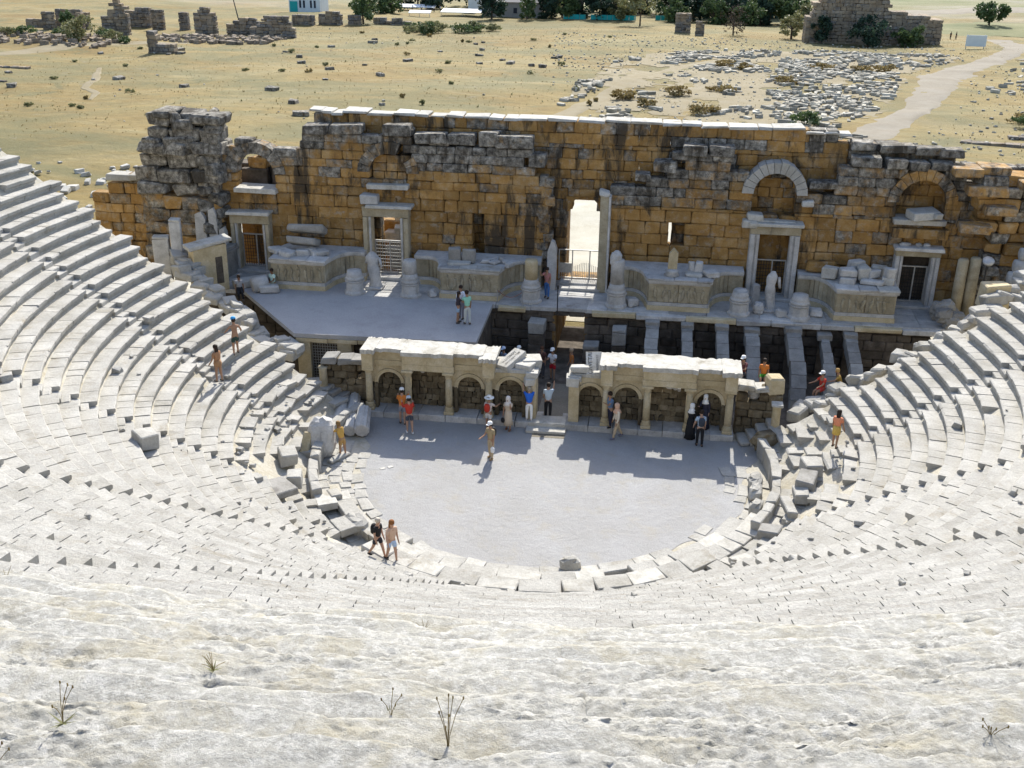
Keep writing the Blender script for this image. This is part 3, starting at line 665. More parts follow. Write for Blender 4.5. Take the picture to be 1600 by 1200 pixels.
# ---------------------------------------------------------------- right: stepped heap of blocks at the end of the stage wall
t = thing('ruined_corner', 'stepped heap of grey and sunlit blocks at the right end of the stage wall', 'ruin', (22, 15.5, 2.9)); its = []
for k in range(13):
    z = 3.2 + 0.56 * k; n = 5 if k < 9 else 4; x = 20.3 + 0.12 * k * (k < 8) + U(-0.1, 0.1)
    for i in range(n):
        L = U(0.8, 1.4); its.append(((x + L / 2, 15.5 + U(-0.3, 0.3) + 0.05 * k, z), (L / 2 - 0.02, 0.8, 0.27), rotz(U(-0.15, 0.15)), U(0.03, 0.09), 0.06, rng.random(), 0.75 if rng.random() < 0.6 else 0.1)); x += L
for x, y, z, hx, sl_ in ((20.6, 15.4, 9.5, 0.95, 1), (21.3, 15.2, 8.6, 0.8, 1), (20.2, 15.0, 7.7, 0.75, 1), (22.9, 15.0, 9.9, 0.8, 1), (19.6, 16.0, 10.35, 0.7, 1), (21.0, 16.3, 10.4, 0.7, 1)):
    its.append(((x, y, z), (hx, 0.7, 0.22), rotz(U(-0.1, 0.1)), 0.04, 0.05, 0.95, 0.45))
pieces(its, 'block', M['wall'], t, 120)
t = thing('carved_stone', 'large carved grey stone with scroll folds at the far right edge', 'carved block', (22.4, 13.4, 5.5))
for k in range(5):
    Acc().lathe([(0.2, -1.0), (0.42 - 0.03 * k, -0.95), (0.46 - 0.03 * k, 0), (0.42, 0.95), (0.2, 1.0)], (22.6 + 0.2 * k, 13.3 + 0.1 * k, 4.9 + 0.62 * k), 12, roty(1.57) @ rotz(0.3)).build('scroll', M['marble'], t, True)
# ---------------------------------------------------------------- doorways, with metal gates standing in them
dl = ['leftmost stone doorway with a plain lintel under an arched window', 'tall stone doorway left of centre with rubble seen through it', 'tall pale doorway right of centre below the free standing arch', 'dark doorway at far right, wider lintel with a black gap above']
gl = ['metal mesh gate in the leftmost doorway', 'metal mesh gate in the doorway left of centre behind the headless statue', 'metal mesh gate in the doorway right of centre', 'tall metal gate standing in the dark doorway at far right']
for di, (xc, hw, zo, zl) in enumerate(DOORS):
    t = thing('stone_doorway', dl[di], 'doorway', (xc, 15.9, 2.9), 0, 'stone doorways of the stage wall'); jw = 0.5 if di in (1, 2) else 0.42
    for s in (-1, 1):
        Acc().box((xc + s * (hw + jw / 2), 16.02, (2.9 + zo) / 2), (jw / 2, 0.27, (zo - 2.9) / 2), None, 0.02, 0.01, 0.6).box((xc + s * (hw + jw * 0.72), 15.70, (2.9 + zo) / 2), (jw * 0.24, 0.06, (zo - 2.9) / 2 - 0.004), None, 0.02, 0.008, 0.7).build('jamb', M['panel' if di in (0, 1) else 'marble'], t)
        Acc().box((xc + s * (hw + 0.1), 15.73, (2.9 + zo) / 2), (0.06, 0.035, (zo - 2.9) / 2 - 0.01), None, 0.01, 0.005, 0.5).build('jamb_moulding', M['marble'], t)
    Acc().box((xc, 16.0, (zo + zl) / 2), (hw + jw + 0.02, 0.3, (zl - zo) / 2), None, 0.03, 0.02, 0.4).build('lintel', M['panel'], t)
    Acc().box((xc + (0.25 if di == 1 else 0), 15.92, zl + 0.09), (hw + jw + (0.0 if di == 1 else 0.12), 0.5, 0.09), None, 0.03, 0.03, 0.9).build('lintel_cornice', M['slab' if di != 3 else 'marble'], t)
    Acc().box((xc, 16.1, 2.98), (hw + jw, 0.6, 0.09), None, 0.03, 0.02, 0.4).build('threshold', M['marble'], t)
    g = thing('metal_gate', gl[di], 'gate', (xc, 16.3, 3.07), 0, 'metal gates in the doorways'); zt = 5.0 if di != 3 else 5.05
    a = Acc()
    for x in (-hw + 0.03, 0.06 if di else 0.12, hw - 0.03): a.box((xc + x, 16.3, (3.07 + zt) / 2), (0.035, 0.035, (zt - 3.07) / 2), None, 0.005)
    for z in (3.12, zt): a.box((xc, 16.3, z), (hw - 0.01, 0.03, 0.035), None, 0.005)
    a.build('frame', M['metal'], g); a = Acc()
    for x in np.arange(-hw + 0.14, hw - 0.05, 0.14): a.box((xc + x, 16.33, (3.1 + zt) / 2), (0.012, 0.012, (zt - 3.1) / 2), None, 0.003)
    for z in np.arange(3.3, zt, 0.2): a.box((xc, 16.345, z), (hw - 0.03, 0.012, 0.012), None, 0.003)
    a.build('mesh', M['darkmetal' if di != 1 else 'metal'], g)
    # side walls of the passage behind each door
    if di != 1:
        b = thing('passage_wall', ['dim passage behind the leftmost doorway', '', 'dim passage behind the doorway right of centre', 'dark passage behind the far right doorway'][di], 'passage wall', (xc, 17, 2.9))
        Acc().box((xc, 17.28 if di else 18.4, 4.6), (hw + 0.8, 0.06, 2.2), None, 0.01, 0, 0.5, 0.2).build('back_face', M['wall' if di != 3 else 'dark'], b)
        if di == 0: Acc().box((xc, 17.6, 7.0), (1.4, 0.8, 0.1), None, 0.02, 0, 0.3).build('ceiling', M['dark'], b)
# pilaster block above door two, void above door five
t = thing('stone_block', 'square grey block perched on the left of the second doorway lintel', 'block', (-11.65, 15.9, 7.24)); Acc().box((-11.6, 15.95, 7.47), (0.48, 0.4, 0.25), None, 0.04, 0.03, 0.6).build('block', M['marble'], t)
a = Acc().box((17.85, 15.98, 6.95), (1.4, 0.25, 0.25), None, 0.03, 0.02, 0.4, 0.1); tag(a.build('relieving_beam', M['wall']), 'stone beam above the black gap over the far right doorway', 'beam')
tag(Acc().box((17.9, 16.05, 7.95), (0.72, 0.55, 0.22), rotz(0.25) @ roty(-0.05), 0.04, 0.04, 0.9).box((18.5, 15.6, 8.0), (0.2, 0.25, 0.16), rotz(0.25), 0.04, 0.03, 0.3).build('carved_block', M['slab']), 'bright carved block resting in the far right arched window', 'block')
for x, s in ((17.2, 0.3), (17.9, 0.18), (18.3, 0.2)):
    tag(Acc().blob((x, 15.95, 6.32), (s, 0.15, 0.11)).build('rubble_stone', M['marble']), 'pale stone lying in the black gap over the far right doorway', 'stone', 'stones in the gap over the right doorway')
for k, (x, y, z, hx) in enumerate(((9.35, 16.1, 7.42, 0.42), (9.1, 15.95, 7.1, 0.4), (11.95, 16.2, 8.25, 0.3))):
    tag(Acc().box((x, y, z), (hx, 0.4, 0.17), roty(0.1 - 0.1 * k), 0.05, 0.05, 0.9).build('fallen_block', M['slab']), ['pale slab wedged left of the free standing arch foot', 'pale bracket stone above the left jamb of the doorway right of centre', 'small lit stone at the right foot of the free standing arch'][k], 'stone')
# sunlit rubble seen through the second doorway and the left arched window
for k, (x, y, z, hx, hz) in enumerate(((-10.6, 19.6, 5.6, 0.5, 0.25), (-10.3, 19.0, 4.9, 0.7, 0.22), (-11.1, 19.2, 4.5, 0.55, 0.25), (-11.0, 18.8, 3.7, 0.5, 0.3), (-10.5, 18.8, 3.0, 0.7, 0.3), (-11.2, 20.2, 5.9, 0.6, 0.25), (-9.9, 19.9, 3.6, 0.8, 0.6))):
    tag(Acc().box((x, y, z), (hx, 0.45, hz), rotz(U(-0.3, 0.3)), 0.05, 0.06, 0.9).build('rubble_block', M['slab']), 'sunlit broken block seen through the second doorway', 'block', 'rubble behind the second doorway')
a = Acc()
for z in np.arange(0, 5.2, 0.65): a.box((-10.6, 20.6 - 0.1 * z, z + 0.3), (1.7, 1.3 - 0.15 * z, 0.31), rotz(U(-0.1, 0.1)), 0.06, 0.06, None, 0.2)
tag(a.build('rubble_pile', M['wall']), 'stepped pile of masonry behind the second doorway', 'rubble pile')
for k, (x, y, z, hx, hz) in enumerate(((-18.7, 18.4, 8.7, 0.55, 0.3), (-18.3, 18.8, 9.3, 0.55, 0.25), (-17.3, 18.3, 8.5, 0.35, 0.5), (-18.9, 18.6, 8.0, 0.5, 0.4))):
    tag(Acc().box((x, y, z), (hx, 0.5, hz), rotz(U(-0.3, 0.3)), 0.06, 0.06, 0.8, 0.3).build('rubble_block', M['wall']), 'block seen through the leftmost arched window', 'block', 'blocks behind the leftmost arched window')
a = Acc().box((-17.8, 18.9, 4.3), (2.4, 0.5, 4.3), None, 0.05, 0.05, 0.3, 0.2).box((-16.9, 18.0, 8.3), (0.9, 0.3, 1.1), None, 0.05, 0.05, 0.3).box((-18.9, 18.0, 7.9), (0.8, 0.3, 0.5), None, 0.05, 0.05, 0.3); tag(a.build('back_wall_stub', M['dark']), 'stub of back wall behind the leftmost doorway', 'ruined wall')  # dark colour stands in for the shade inside the arched window
# ---------------------------------------------------------------- the central gate
t = thing('gate_pillar', 'tall slim moulded pillar on the right of the central gateway', 'pillar', (1.42, 15.6, 2.9))
Acc().box((1.38, 15.7, 5.6), (0.24, 0.3, 2.7), None, 0.03, 0.02, 0.5).build('shaft', M['panel'], t); Acc().box((1.66, 15.72, 5.6), (0.055, 0.34, 2.68), None, 0.015, 0.01, 0.8).build('edge_moulding', M['marble'], t)
Acc().box((1.36, 15.65, 8.42), (0.3, 0.3, 0.16), roty(0.35), 0.08, 0.06, 0.9).build('broken_top', M['slab'], t)
t = thing('gate_pillar', 'broken stub of the left gateway pillar with a pointed top', 'pillar', (-1.4, 15.6, 2.9))
Acc().xprism([(-1.62, 2.9), (-1.15, 2.9), (-1.12, 5.2), (-1.25, 5.62), (-1.42, 5.72), (-1.62, 5.1)], 15.35, 15.85, 0.6, 0.3).build('shaft', M['marble'], t)
t = thing('barrier_gate', 'grey metal barrier with vertical bars closing the central gateway', 'gate', (0.1, 16.9, 3.1))
a = Acc()
for x in (-1.1, -0.35, 0.62, 1.12): a.box((x, 16.9, 3.95), (0.03, 0.03, 0.85), None, 0.005)
a.box((0.0, 16.9, 4.82), (1.15, 0.025, 0.025), None, 0.004); a.box((0.0, 16.9, 3.2), (1.15, 0.025, 0.025), None, 0.004); a.build('frame', M['metal'], t)
a = Acc()
for x in np.arange(-1.05, 1.1, 0.1): a.box((x, 16.93, 3.6), (0.013, 0.013, 0.4 + 0.12 * math.sin(x * 4)), None, 0.003)
a.build('bars', M['metal'], t); Acc().box((-0.72, 16.95, 3.75), (0.33, 0.012, 0.28), None, 0.004).build('sheet', M['metal'], t)
# stone podium floor and its front, with the low tunnel under the gate
t = thing('stage_podium', 'stone platform along the foot of the stage wall with a low tunnel under the gate', 'stone platform', (0, 13, 0))
a = Acc()
for x0, x1 in ((-20.5, -0.82), (0.72, 20.5)):
    x = x0
    while x < x1:
        L = min(U(1.0, 2.0), x1 - x); y = 12.62
        while y < 17.3:
            D_ = min(U(0.8, 1.4), 17.3 - y); Acc().box((x + L / 2, y + D_ / 2, 2.78 + U(-0.012, 0.012)), (L / 2 - 0.006, D_ / 2 - 0.006, 0.12), None, 0.015, 0.01, None).build('paving_slab', M['marble'], t) if -4 < x < 14 and y < 14.5 else a.box((x + L / 2, y + D_ / 2, 2.78 + U(-0.012, 0.012)), (L / 2 - 0.006, D_ / 2 - 0.006, 0.12), None, 0.015, 0.01, None)
            y += D_
        x += L
for y in np.arange(12.62, 17.3, 0.79): a.box((-0.05, y + 0.39, 2.80), (0.9, 0.385, 0.11), None, 0.015, 0.01)
a.build('paving', M['marble'], t, kind='stuff')
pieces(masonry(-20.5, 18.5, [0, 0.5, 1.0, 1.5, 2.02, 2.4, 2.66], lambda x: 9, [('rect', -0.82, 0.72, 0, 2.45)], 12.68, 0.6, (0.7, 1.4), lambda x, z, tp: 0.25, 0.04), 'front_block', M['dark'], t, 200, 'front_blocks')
x = -3.9
while x < 18:
    L = U(1.4, 2.6)
    if not (x + L > -0.8 and x < 0.72): Acc().box((x + L / 2, 12.55, 2.73), (L / 2 - 0.01, 0.22, 0.13), None, 0.03, 0.03, None).build('edge_moulding', M['cream' if rng.random() < 0.3 else 'marble'], t)
    x += L
Acc().box((-0.9, 15.0, 1.3), (0.08, 2.3, 1.3), None, 0.01).box((0.8, 15.0, 1.3), (0.08, 2.3, 1.3), None, 0.01).build('tunnel_wall', M['wall'], t)
for k in range(2): Acc().box((0.15, 16.15 + 0.35 * k, 2.97 + 0.11 * k), (1.25 - 0.1 * k, 0.75 - 0.3 * k, 0.08), None, 0.03, 0.03, 0.5).build('gate_step', M['marble'], t)
# ---------------------------------------------------------------- four ornate podiums between the doors
def qell(cx, cy, rx, ry, a0, a1, n=8):
    tt = np.radians(np.linspace(a0, a1, n)); return [(cx + rx * math.cos(q), cy + ry * math.sin(q)) for q in tt]
inner = [(1.95, 15.3)] + qell(2.9, 13.2, 1.1, 2.1, 90, 0) + [(7.1, 13.2)] + qell(8.2, 13.2, 1.1, 2.1, 180, 90) + [(9.0, 15.3)]
outer = [(11.85, 15.3)] + qell(12.5, 13.2, 1.1, 2.1, 90, 0) + [(16.55, 13.2), (16.6, 15.6)]
def offs(line, d):
    P = np.array(line); out = []
    for i in range(len(P)):
        a = P[max(0, i - 1)]; b = P[min(len(P) - 1, i + 1)]; tx, ty = b - a; L = math.hypot(tx, ty); out.append((P[i][0] + ty / L * d, P[i][1] - tx / L * d))
    return out
pl = {('i', 1): 'ornate podium just right of the central gateway with loose fragments on its top', ('i', -1): 'ornate podium just left of the central gateway with figured front',
      ('o', 1): 'ornate podium at far right crowded with broken fragments', ('o', -1): 'ornate podium at far left with two grey slabs stacked on top'}
for key, line in (('i', inner), ('o', outer)):
    for s in (1, -1):
        L = [(x * s, y) for x, y in line]
        if s < 0: L = L[::-1]
        back = [(L[-1][0], 16.15), (L[0][0], 16.15)]
        xm = sum(p[0] for p in L) / len(L); t = thing('podium', pl[(key, s)], 'podium', (xm, 13.2, 2.9), 0, 'ornate stage podiums')
        Acc().prism(offs(L, 0.14) + back, 2.9, 3.16, 0.75).build('plinth', M['cream'], t)
        Acc().prism(offs(L, 0.07) + back, 3.16, 3.34, 0.6).build('base_moulding', M['marble'], t)
        Acc().prism(offs(L, -0.06) + back, 3.34, 4.36, 0.3).build('core', M['panel'], t)
        # facing panels, each its own stone
        P = np.array(L)
        for a_, b_ in zip(P[:-1], P[1:]):
            d = b_ - a_; ln = np.hypot(*d); ang = math.atan2(d[1], d[0]); nn = max(1, round(ln / 1.6)); 
            for q in range(nn):
                f0, f1 = q / nn, (q + 1) / nn; m = a_ + d * (f0 + f1) / 2
                if ln > 0.25: Acc().box((m[0] - math.sin(ang) * 0.02, m[1] + math.cos(ang) * 0.02, 3.85), (ln / nn / 2 - 0.012, 0.07, 0.5), rotz(ang), 0.02, 0.008, None).build('panel', M['panel'], t)
        # cornice: two profiled courses, cut into blocks
        Acc().prism(offs(L, 0.08) + back, 4.34, 4.44, 0.5).build('cornice_bed', M['marble'], t)
        Acc().prism(offs(L, 0.20) + back, 4.44, 4.60, 0.7).build('cornice', M['marble'], t)
        fx = [i for i in range(len(L) - 1) if abs(L[i][1] - 13.2) < 0.01 and abs(L[i + 1][1] - 13.2) < 0.01 and abs(L[i + 1][0] - L[i][0]) > 2]
        i = fx[0]; x0, x1 = sorted((L[i][0], L[i + 1][0])); x = x0 - 0.1; 
        while x < x1 + 0.1:
            w_ = min(U(0.9, 1.4), x1 + 0.15 - x); Acc().box((x + w_ / 2, 13.35, 4.62 + U(-0.02, 0.03)), (w_ / 2 - 0.012, 0.42, 0.055), None, 0.02, 0.03, None).build('cornice_slab', M['slab' if rng.random() < 0.4 else 'marble'], t); x += w_
        a = Acc(); x = x0 + 0.35                                                # low relief figures on the front
        while x < x1 - 0.25:
            a.blob((x, 13.12, 3.82), (0.09, 0.06, 0.27), roty(U(-0.3, 0.3)), 0.12, 7, 5); a.blob((x + U(-0.05, 0.05), 13.12, 4.17), (0.055, 0.05, 0.07), None, 0.05, 6, 5)
            a.tube((x - 0.02, 13.1, 4.0), (x + U(-0.25, 0.25), 13.1, 3.95 + U(-0.15, 0.2)), 0.035, 0.025, 5); a.tube((x, 13.1, 3.65), (x + U(-0.18, 0.18), 13.1, 3.38), 0.045, 0.03, 5); x += U(0.28, 0.45)
        a.build('relief', M['panel'], t, True)

# ================================================================ stage floor: concrete deck at left, bare ribs at right
t = thing('stage_deck', 'flat grey concrete stage floor on the left half of the stage', 'stage floor', (-10, 9.5, 2.62))
Acc().prism([(-4.2, 12.5), (-4.15, 6.98), (-13.25, 6.72), (-17.95, 12.4), (-19.2, 13.0), (-19.2, 14.6), (-12.2, 14.6), (-12.2, 12.7), (-4.2, 12.7)], 2.70, 2.915).build('floor', M['deck'], t)
x = -13.2
while x < -4.2:
    L = min(U(1.1, 2.2), -4.15 - x); Acc().box((x + L / 2, 7.0 + 0.03 * (x + 9) * 0.9, 2.58), (L / 2 - 0.01, 0.16, 0.10), None, 0.015, 0.01, None).build('edge_beam', M['cream'], t); x += L
for x, w_ in ((-12.85, 0.34), (-10.75, 0.36), (-8.4, 0.3), (-6.3, 0.3), (-4.5, 0.25)): Acc().box((x, 7.05, 1.24), (w_, 0.22, 1.24), None, 0.02, 0.015, None).build('pier', M['cream'], t)
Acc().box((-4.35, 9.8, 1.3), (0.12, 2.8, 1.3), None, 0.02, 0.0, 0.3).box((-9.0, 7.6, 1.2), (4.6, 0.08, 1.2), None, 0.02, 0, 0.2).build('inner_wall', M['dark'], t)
g = thing('barred_grate', 'dark iron grid closing the opening under the left end of the stage', 'grate', (-11.8, 7.05, 0))
a = Acc()
for x in np.arange(-12.45, -11.1, 0.13): a.box((x, 7.02, 1.3), (0.011, 0.011, 1.3), None, 0.003)
for z in np.arange(0.1, 2.6, 0.15): a.box((-11.8, 7.0, z), (0.68, 0.011, 0.011), None, 0.003)
a.build('bars', M['metal'], g)
for i, (x, w_, top) in enumerate(((4.33, 0.33, 2.5), (6.12, 0.27, 2.45), (7.9, 0.30, 2.45), (9.42, 0.34, 2.4), (11.5, 0.36, 2.55), (13.1, 0.30, 2.3), (14.4, 0.29, 2.4))):
    t = thing('arched_rib', ['first bare grey arched rib right of the passage', 'second bare arched rib, narrow and smooth', 'third bare arched rib behind the right niche wall', 'fourth arched rib with a person in red seated at its foot',
              'fifth arched rib, broad, ending beside the woman in red', 'sixth arched rib with a broken upper side', 'rightmost arched rib beside the stone seats'][i], 'arched rib', (x, 12.4, 0), 0, 'arched ribs of the bare stage')
    n = 7; y0, ylen, drop = 12.45, 4.3 if i != 4 else 5.2, 2.35
    for k in range(n):
        q0, q1 = math.pi / 2 * k / n, math.pi / 2 * (k + 1) / n - 0.008
        P = [(y0 - ylen * math.sin(q), top - drop * (1 - math.cos(q))) for q in (q0, q1)] + [(y0 - (ylen - 0.6) * math.sin(q), top - 0.62 - (drop - 0.5) * (1 - math.cos(q))) for q in (q1, q0)]
        b = Acc(); o = U(-0.03, 0.03); ww = w_ * (1 if i != 5 or k > 2 else U(0.6, 0.9))
        V = [(x + o - ww, y, z) for y, z in P] + [(x + o + ww, y, z) for y, z in P]
        b.add(V, [[0, 1, 2, 3], [7, 6, 5, 4], [0, 4, 5, 1], [1, 5, 6, 2], [2, 6, 7, 3], [3, 7, 4, 0]], rng.random()); b.build('rib_stone', M['rib'], t)
    Acc().box((x, 12.3, top + 0.02), (w_ + 0.06, 0.4, 0.16), None, 0.03, 0.03, None).build('springer', M['rib'], t)
    Acc().box((x, y0 - ylen + 0.28, 0.16), (w_, 0.36, 0.2), None, 0.04, 0.03, None).build('foot', M['rib'], t)
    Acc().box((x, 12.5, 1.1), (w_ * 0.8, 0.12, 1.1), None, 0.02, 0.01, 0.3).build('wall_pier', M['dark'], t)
for i, (x, y, z, w_) in enumerate(((-0.98 - 0.75, 12.0, 2.35, 0.42), (1.2, 11.2, 1.55, 0.4), (2.62, 11.9, 2.25, 0.36))):
    t = thing('stone_pier', ['short square pier left of the low tunnel', 'short square pier right of the low tunnel', 'square pier of two blocks beside the first rib'][i], 'pier', (x, y, 0))
    zz = 0
    while zz < z - 0.1:
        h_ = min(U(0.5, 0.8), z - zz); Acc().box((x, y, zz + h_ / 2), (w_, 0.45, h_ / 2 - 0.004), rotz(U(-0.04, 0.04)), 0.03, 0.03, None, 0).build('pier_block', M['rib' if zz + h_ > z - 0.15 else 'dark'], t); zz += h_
# ================================================================ the low niche front between stage and orchestra
def arch_panel(a, x0, x1, zs, R0, zt, y0, y1, tint=0.5, n=10):
    xc = (x0 + x1) / 2; q = np.linspace(math.pi, 0, n + 1); A_ = [(xc + R0 * math.cos(t_), zs + R0 * math.sin(t_)) for t_ in q]
    for i in range(n):
        p0, p1 = A_[i], A_[i + 1]; a.xprism([p0, p1, (p1[0], zt), (p0[0], zt)], y0, y1, tint)
    a.xprism([(x0, zs), (xc - R0, zs), (xc - R0, zt), (x0, zt)], y0, y1, tint); a.xprism([(xc + R0, zs), (x1, zs), (x1, zt), (xc + R0, zt)], y0, y1, tint)
c = Acc(); arch_panel(c, -0.86, 1.26, 6.92, 0.85, 7.75, 17.28, 18.34, 0.5); c.build('gate_arch', M['wall'], wallB)
def proscenium(s, label, colx, kinds, endpier):
    t = thing('niche_front', label, 'stage front', ((colx[0] + colx[-1]) / 2, 4.4, 0), 0, 'niche fronts of the stage')
    lo, hi = min(colx + endpier), max(colx + endpier); x = lo - 0.3
    while x < hi + 0.25:
        L = min(U(0.9, 1.8), hi + 0.3 - x); Acc().box((x + L / 2, 4.5, 0.16), (L / 2 - 0.008, 0.62, 0.16), None, 0.02, 0.015, None).build('plinth_block', M['marble'], t); x += L
    for x in colx:
        c = Acc(); c.box((x, 4.2, 0.40), (0.23, 0.22, 0.08), None, 0.01, 0, 0.6); c.lathe([(0.22, 0.48), (0.235, 0.53), (0.19, 0.60), (0.21, 0.64), (0.17, 0.70)], (x, 4.2, 0), 14); c.build('column_base', M['cream'], t, True)
        Acc().lathe([(0.168, 0.69), (0.172, 1.2), (0.155, 2.14)], (x, 4.2, 0), 14, None, U(0.3, 0.8)).build('column', M['cream'], t, True)
        c = Acc(); c.lathe([(0.15, 2.12), (0.18, 2.16), (0.16, 2.2), (0.24, 2.36)], (x, 4.2, 0), 12); c.box((x, 4.2, 2.42), (0.27, 0.25, 0.06), None, 0.02, 0, 0.6); c.build('capital', M['cream'], t)
    xs = sorted(colx + [sum(endpier) / 2])
    for (xa, xb), kd in zip(zip(xs[:-1], xs[1:]), kinds):
        # rubble back of the niche, stones told apart
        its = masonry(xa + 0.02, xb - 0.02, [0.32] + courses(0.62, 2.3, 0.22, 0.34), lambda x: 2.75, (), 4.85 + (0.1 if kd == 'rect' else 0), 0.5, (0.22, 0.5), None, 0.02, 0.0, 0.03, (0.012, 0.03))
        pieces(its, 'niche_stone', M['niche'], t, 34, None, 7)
        if kd == 'rect':
            for k in range(6): Acc().blob((U(xa + 0.45, xb - 0.35), 4.78, U(2.0, 2.42)), (U(0.08, 0.2), 0.1, U(0.07, 0.13))).build('rubble_stone', M['marble'], t)
            Acc().box(((xa + xb) / 2, 4.33, 2.62), ((xb - xa) / 2 + 0.26, 0.30, 0.15), None, 0.015, 0.008, 0.7).build('architrave', M['cream'], t)
            Acc().box(((xa + xb) / 2, 4.36, 3.0), ((xb - xa) / 2 + 0.24, 0.31, 0.23), None, 0.015, 0.008, 0.6).build('frieze', M['cream'], t)
        else:
            zt = 2.52; R0 = min(0.56, (xb - xa) / 2 - 0.24); zs = 1.62; xc = (xa + xb) / 2
            c = Acc(); arch_panel(c, xa + 0.06, xb - 0.06, zs, R0, zt, 4.45, 4.72); c.build('spandrel', M['cream'], t)
            c = Acc()
            for r0, r1, y in ((R0 - 0.0, R0 + 0.1, 4.40), (R0 + 0.1, R0 + 0.17, 4.37)):
                q = np.linspace(-0.12, math.pi + 0.12, 15)
                for i in range(14):
                    c.xprism([(xc + r0 * math.cos(q[i]), zs + r0 * math.sin(q[i])), (xc + r1 * math.cos(q[i]), zs + r1 * math.sin(q[i])), (xc + r1 * math.cos(q[i + 1]), zs + r1 * math.sin(q[i + 1])), (xc + r0 * math.cos(q[i + 1]), zs + r0 * math.sin(q[i + 1]))], y, 4.46)
            c.build('archivolt', M['cream'], t)
            for q in (-1, 1): Acc().box((xc + q * (R0 + 0.09), 4.5, 0.97), (0.09, 0.16, 0.65), None, 0.02, 0.02, 0.2).build('niche_jamb', M['niche'], t)
            if kd == 'arch':
                Acc().box((xc, 4.62, 2.66), ((xb - xa) / 2 - 0.16, 0.28, 0.14), None, 0.012, 0.006, 0.6).build('architrave', M['cream'], t)
                Acc().box((xc, 4.66, 3.01), ((xb - xa) / 2 - 0.17, 0.28, 0.22), None, 0.012, 0.006, 0.45).build('frieze', M['cream'], t)
    full = [x for x in colx if not (s < 0 and x > -2.5) and not (s > 0 and x < 2.0)]
    ends = (full[0], full[-1]) if s < 0 else (full[0], full[-1])
    for x in ends: Acc().box((x, 4.32, 2.86), (0.27, 0.36, 0.38), None, 0.015, 0.008, 0.65).build('entablature_block', M['cream'], t)
    # white cornice slabs, broken edged
    segs = {-1: [(-9.1, -8.45, 3.35, 3.85), (-8.5, -7.15, 3.36, 4.15), (-7.2, -4.72, 3.33, 3.92), (-4.75, -3.35, 3.34, 4.15), (-3.5, -2.72, 3.28, 3.8)],
            1: [(2.05, 2.85, 3.3, 3.85), (2.5, 4.05, 3.36, 4.15), (4.0, 6.48, 3.33, 3.9), (6.45, 7.75, 3.32, 4.15), (7.55, 8.42, 3.32, 3.82)]}[s]
    for x0, x1, z, yf in segs:
        n = 9; F_ = [(x0 + (x1 - x0) * i / n, yf + U(-0.07, 0.07)) for i in range(n + 1)]; B_ = [(x1 - (x1 - x0) * i / n, 5.5 + U(-0.12, 0.1)) for i in range(n + 1)]
        Acc().prism(F_ + B_, z - 0.09, z + U(0.08, 0.14), 0.9).build('cornice_slab', M['slab'], t)
        Acc().prism([(x0 + 0.04, yf + 0.16), (x1 - 0.04, yf + 0.16), (x1 - 0.04, 5.3), (x0 + 0.04, 5.3)], 3.2, z - 0.085, 0.6).build('cornice_bed', M['cream'], t)
    xe = sum(endpier) / 2; Acc().box((xe, 4.7, 1.35), ((endpier[1] - endpier[0]) / 2, 0.5, 1.05), None, 0.02, 0.015, 0.5).build('end_pier', M['cream'], t)
    Acc().box((xe, 4.75, 2.5), ((endpier[1] - endpier[0]) / 2 + 0.06, 0.5, 0.14), None, 0.02, 0.03, 0.9).build('end_pier_cap', M['slab'], t)
    # low bay next to the passage: loose slabs on top
    xa, xb = (-3.0, -1.0) if s < 0 else (0.9, 2.35)
    Acc().box(((xa + xb) / 2, 4.85, 2.6), ((xb - xa) / 2, 0.42, 0.09), None, 0.02, 0.03, 0.6).build('low_top', M['slab'], t)
    return t
PL = proscenium(-1, 'left niche front with columns, arches and a white slab top', [-8.82, -6.93, -4.98, -3.08], ['arch', 'rect', 'arch', 'low'], [-1.3, -0.86])
PR = proscenium(1, 'right niche front with columns, arches and a white slab top', [2.4, 4.28, 6.2, 8.0], ['low', 'arch', 'rect', 'arch'], [0.66, 1.14])
def inscription(o_loc, rot, size, lines, t, dark):
    for txt, dx, dy, sz in lines:
        c = bpy.data.curves.new('inscription', 'FONT'); c.body = txt; c.size = sz; c.extrude = 0.004; c.align_x = 'CENTER'; c.align_y = 'CENTER'; c.space_character = 1.15
        tmp = bpy.data.objects.new('inscription_curve', c); me = bpy.data.meshes.new_from_object(tmp); bpy.data.objects.remove(tmp); me.materials.clear(); me.materials.append(dark)
        o = bpy.data.objects.new('inscription', me); COL.objects.link(o); o.parent = t
        o.matrix_local = Matrix.Translation(Vector(o_loc) - Vector(org(t))) @ Matrix(rot.tolist()).to_4x4() @ Matrix.Translation((dx, dy, size + 0.006))
M['ink'] = plain('carved_letters', (0.10, 0.09, 0.075), 0.95)
t = thing('inscribed_block', 'white block carved with lines of letters leaning on the left niche front', 'inscribed stone', (-2.2, 5.0, 2.7)); Rm = rotz(-0.55) @ rotx(0.28)
Acc().box((-2.15, 5.05, 2.92), (0.34, 0.75, 0.13), Rm, 0.02, 0.02, 0.9).build('block', M['slab'], t)
inscription((-2.15, 5.05, 2.92), Rm @ rotz(1.571), 0.13, (('ΗΔΙΩΝΟΥ', 0, 0.1, 0.20), ('ΑΥΤΟΚΡΑΤΩΡ', 0, -0.12, 0.15)), t, M['ink'])
t = thing('inscribed_block', 'white block with large carved letters standing on the right niche front', 'inscribed stone', (1.75, 5.0, 2.7)); Rm = rotz(0.12) @ rotx(0.62)
Acc().box((1.72, 5.0, 2.98), (0.36, 0.62, 0.12), Rm, 0.02, 0.02, 0.9).build('block', M['slab'], t)
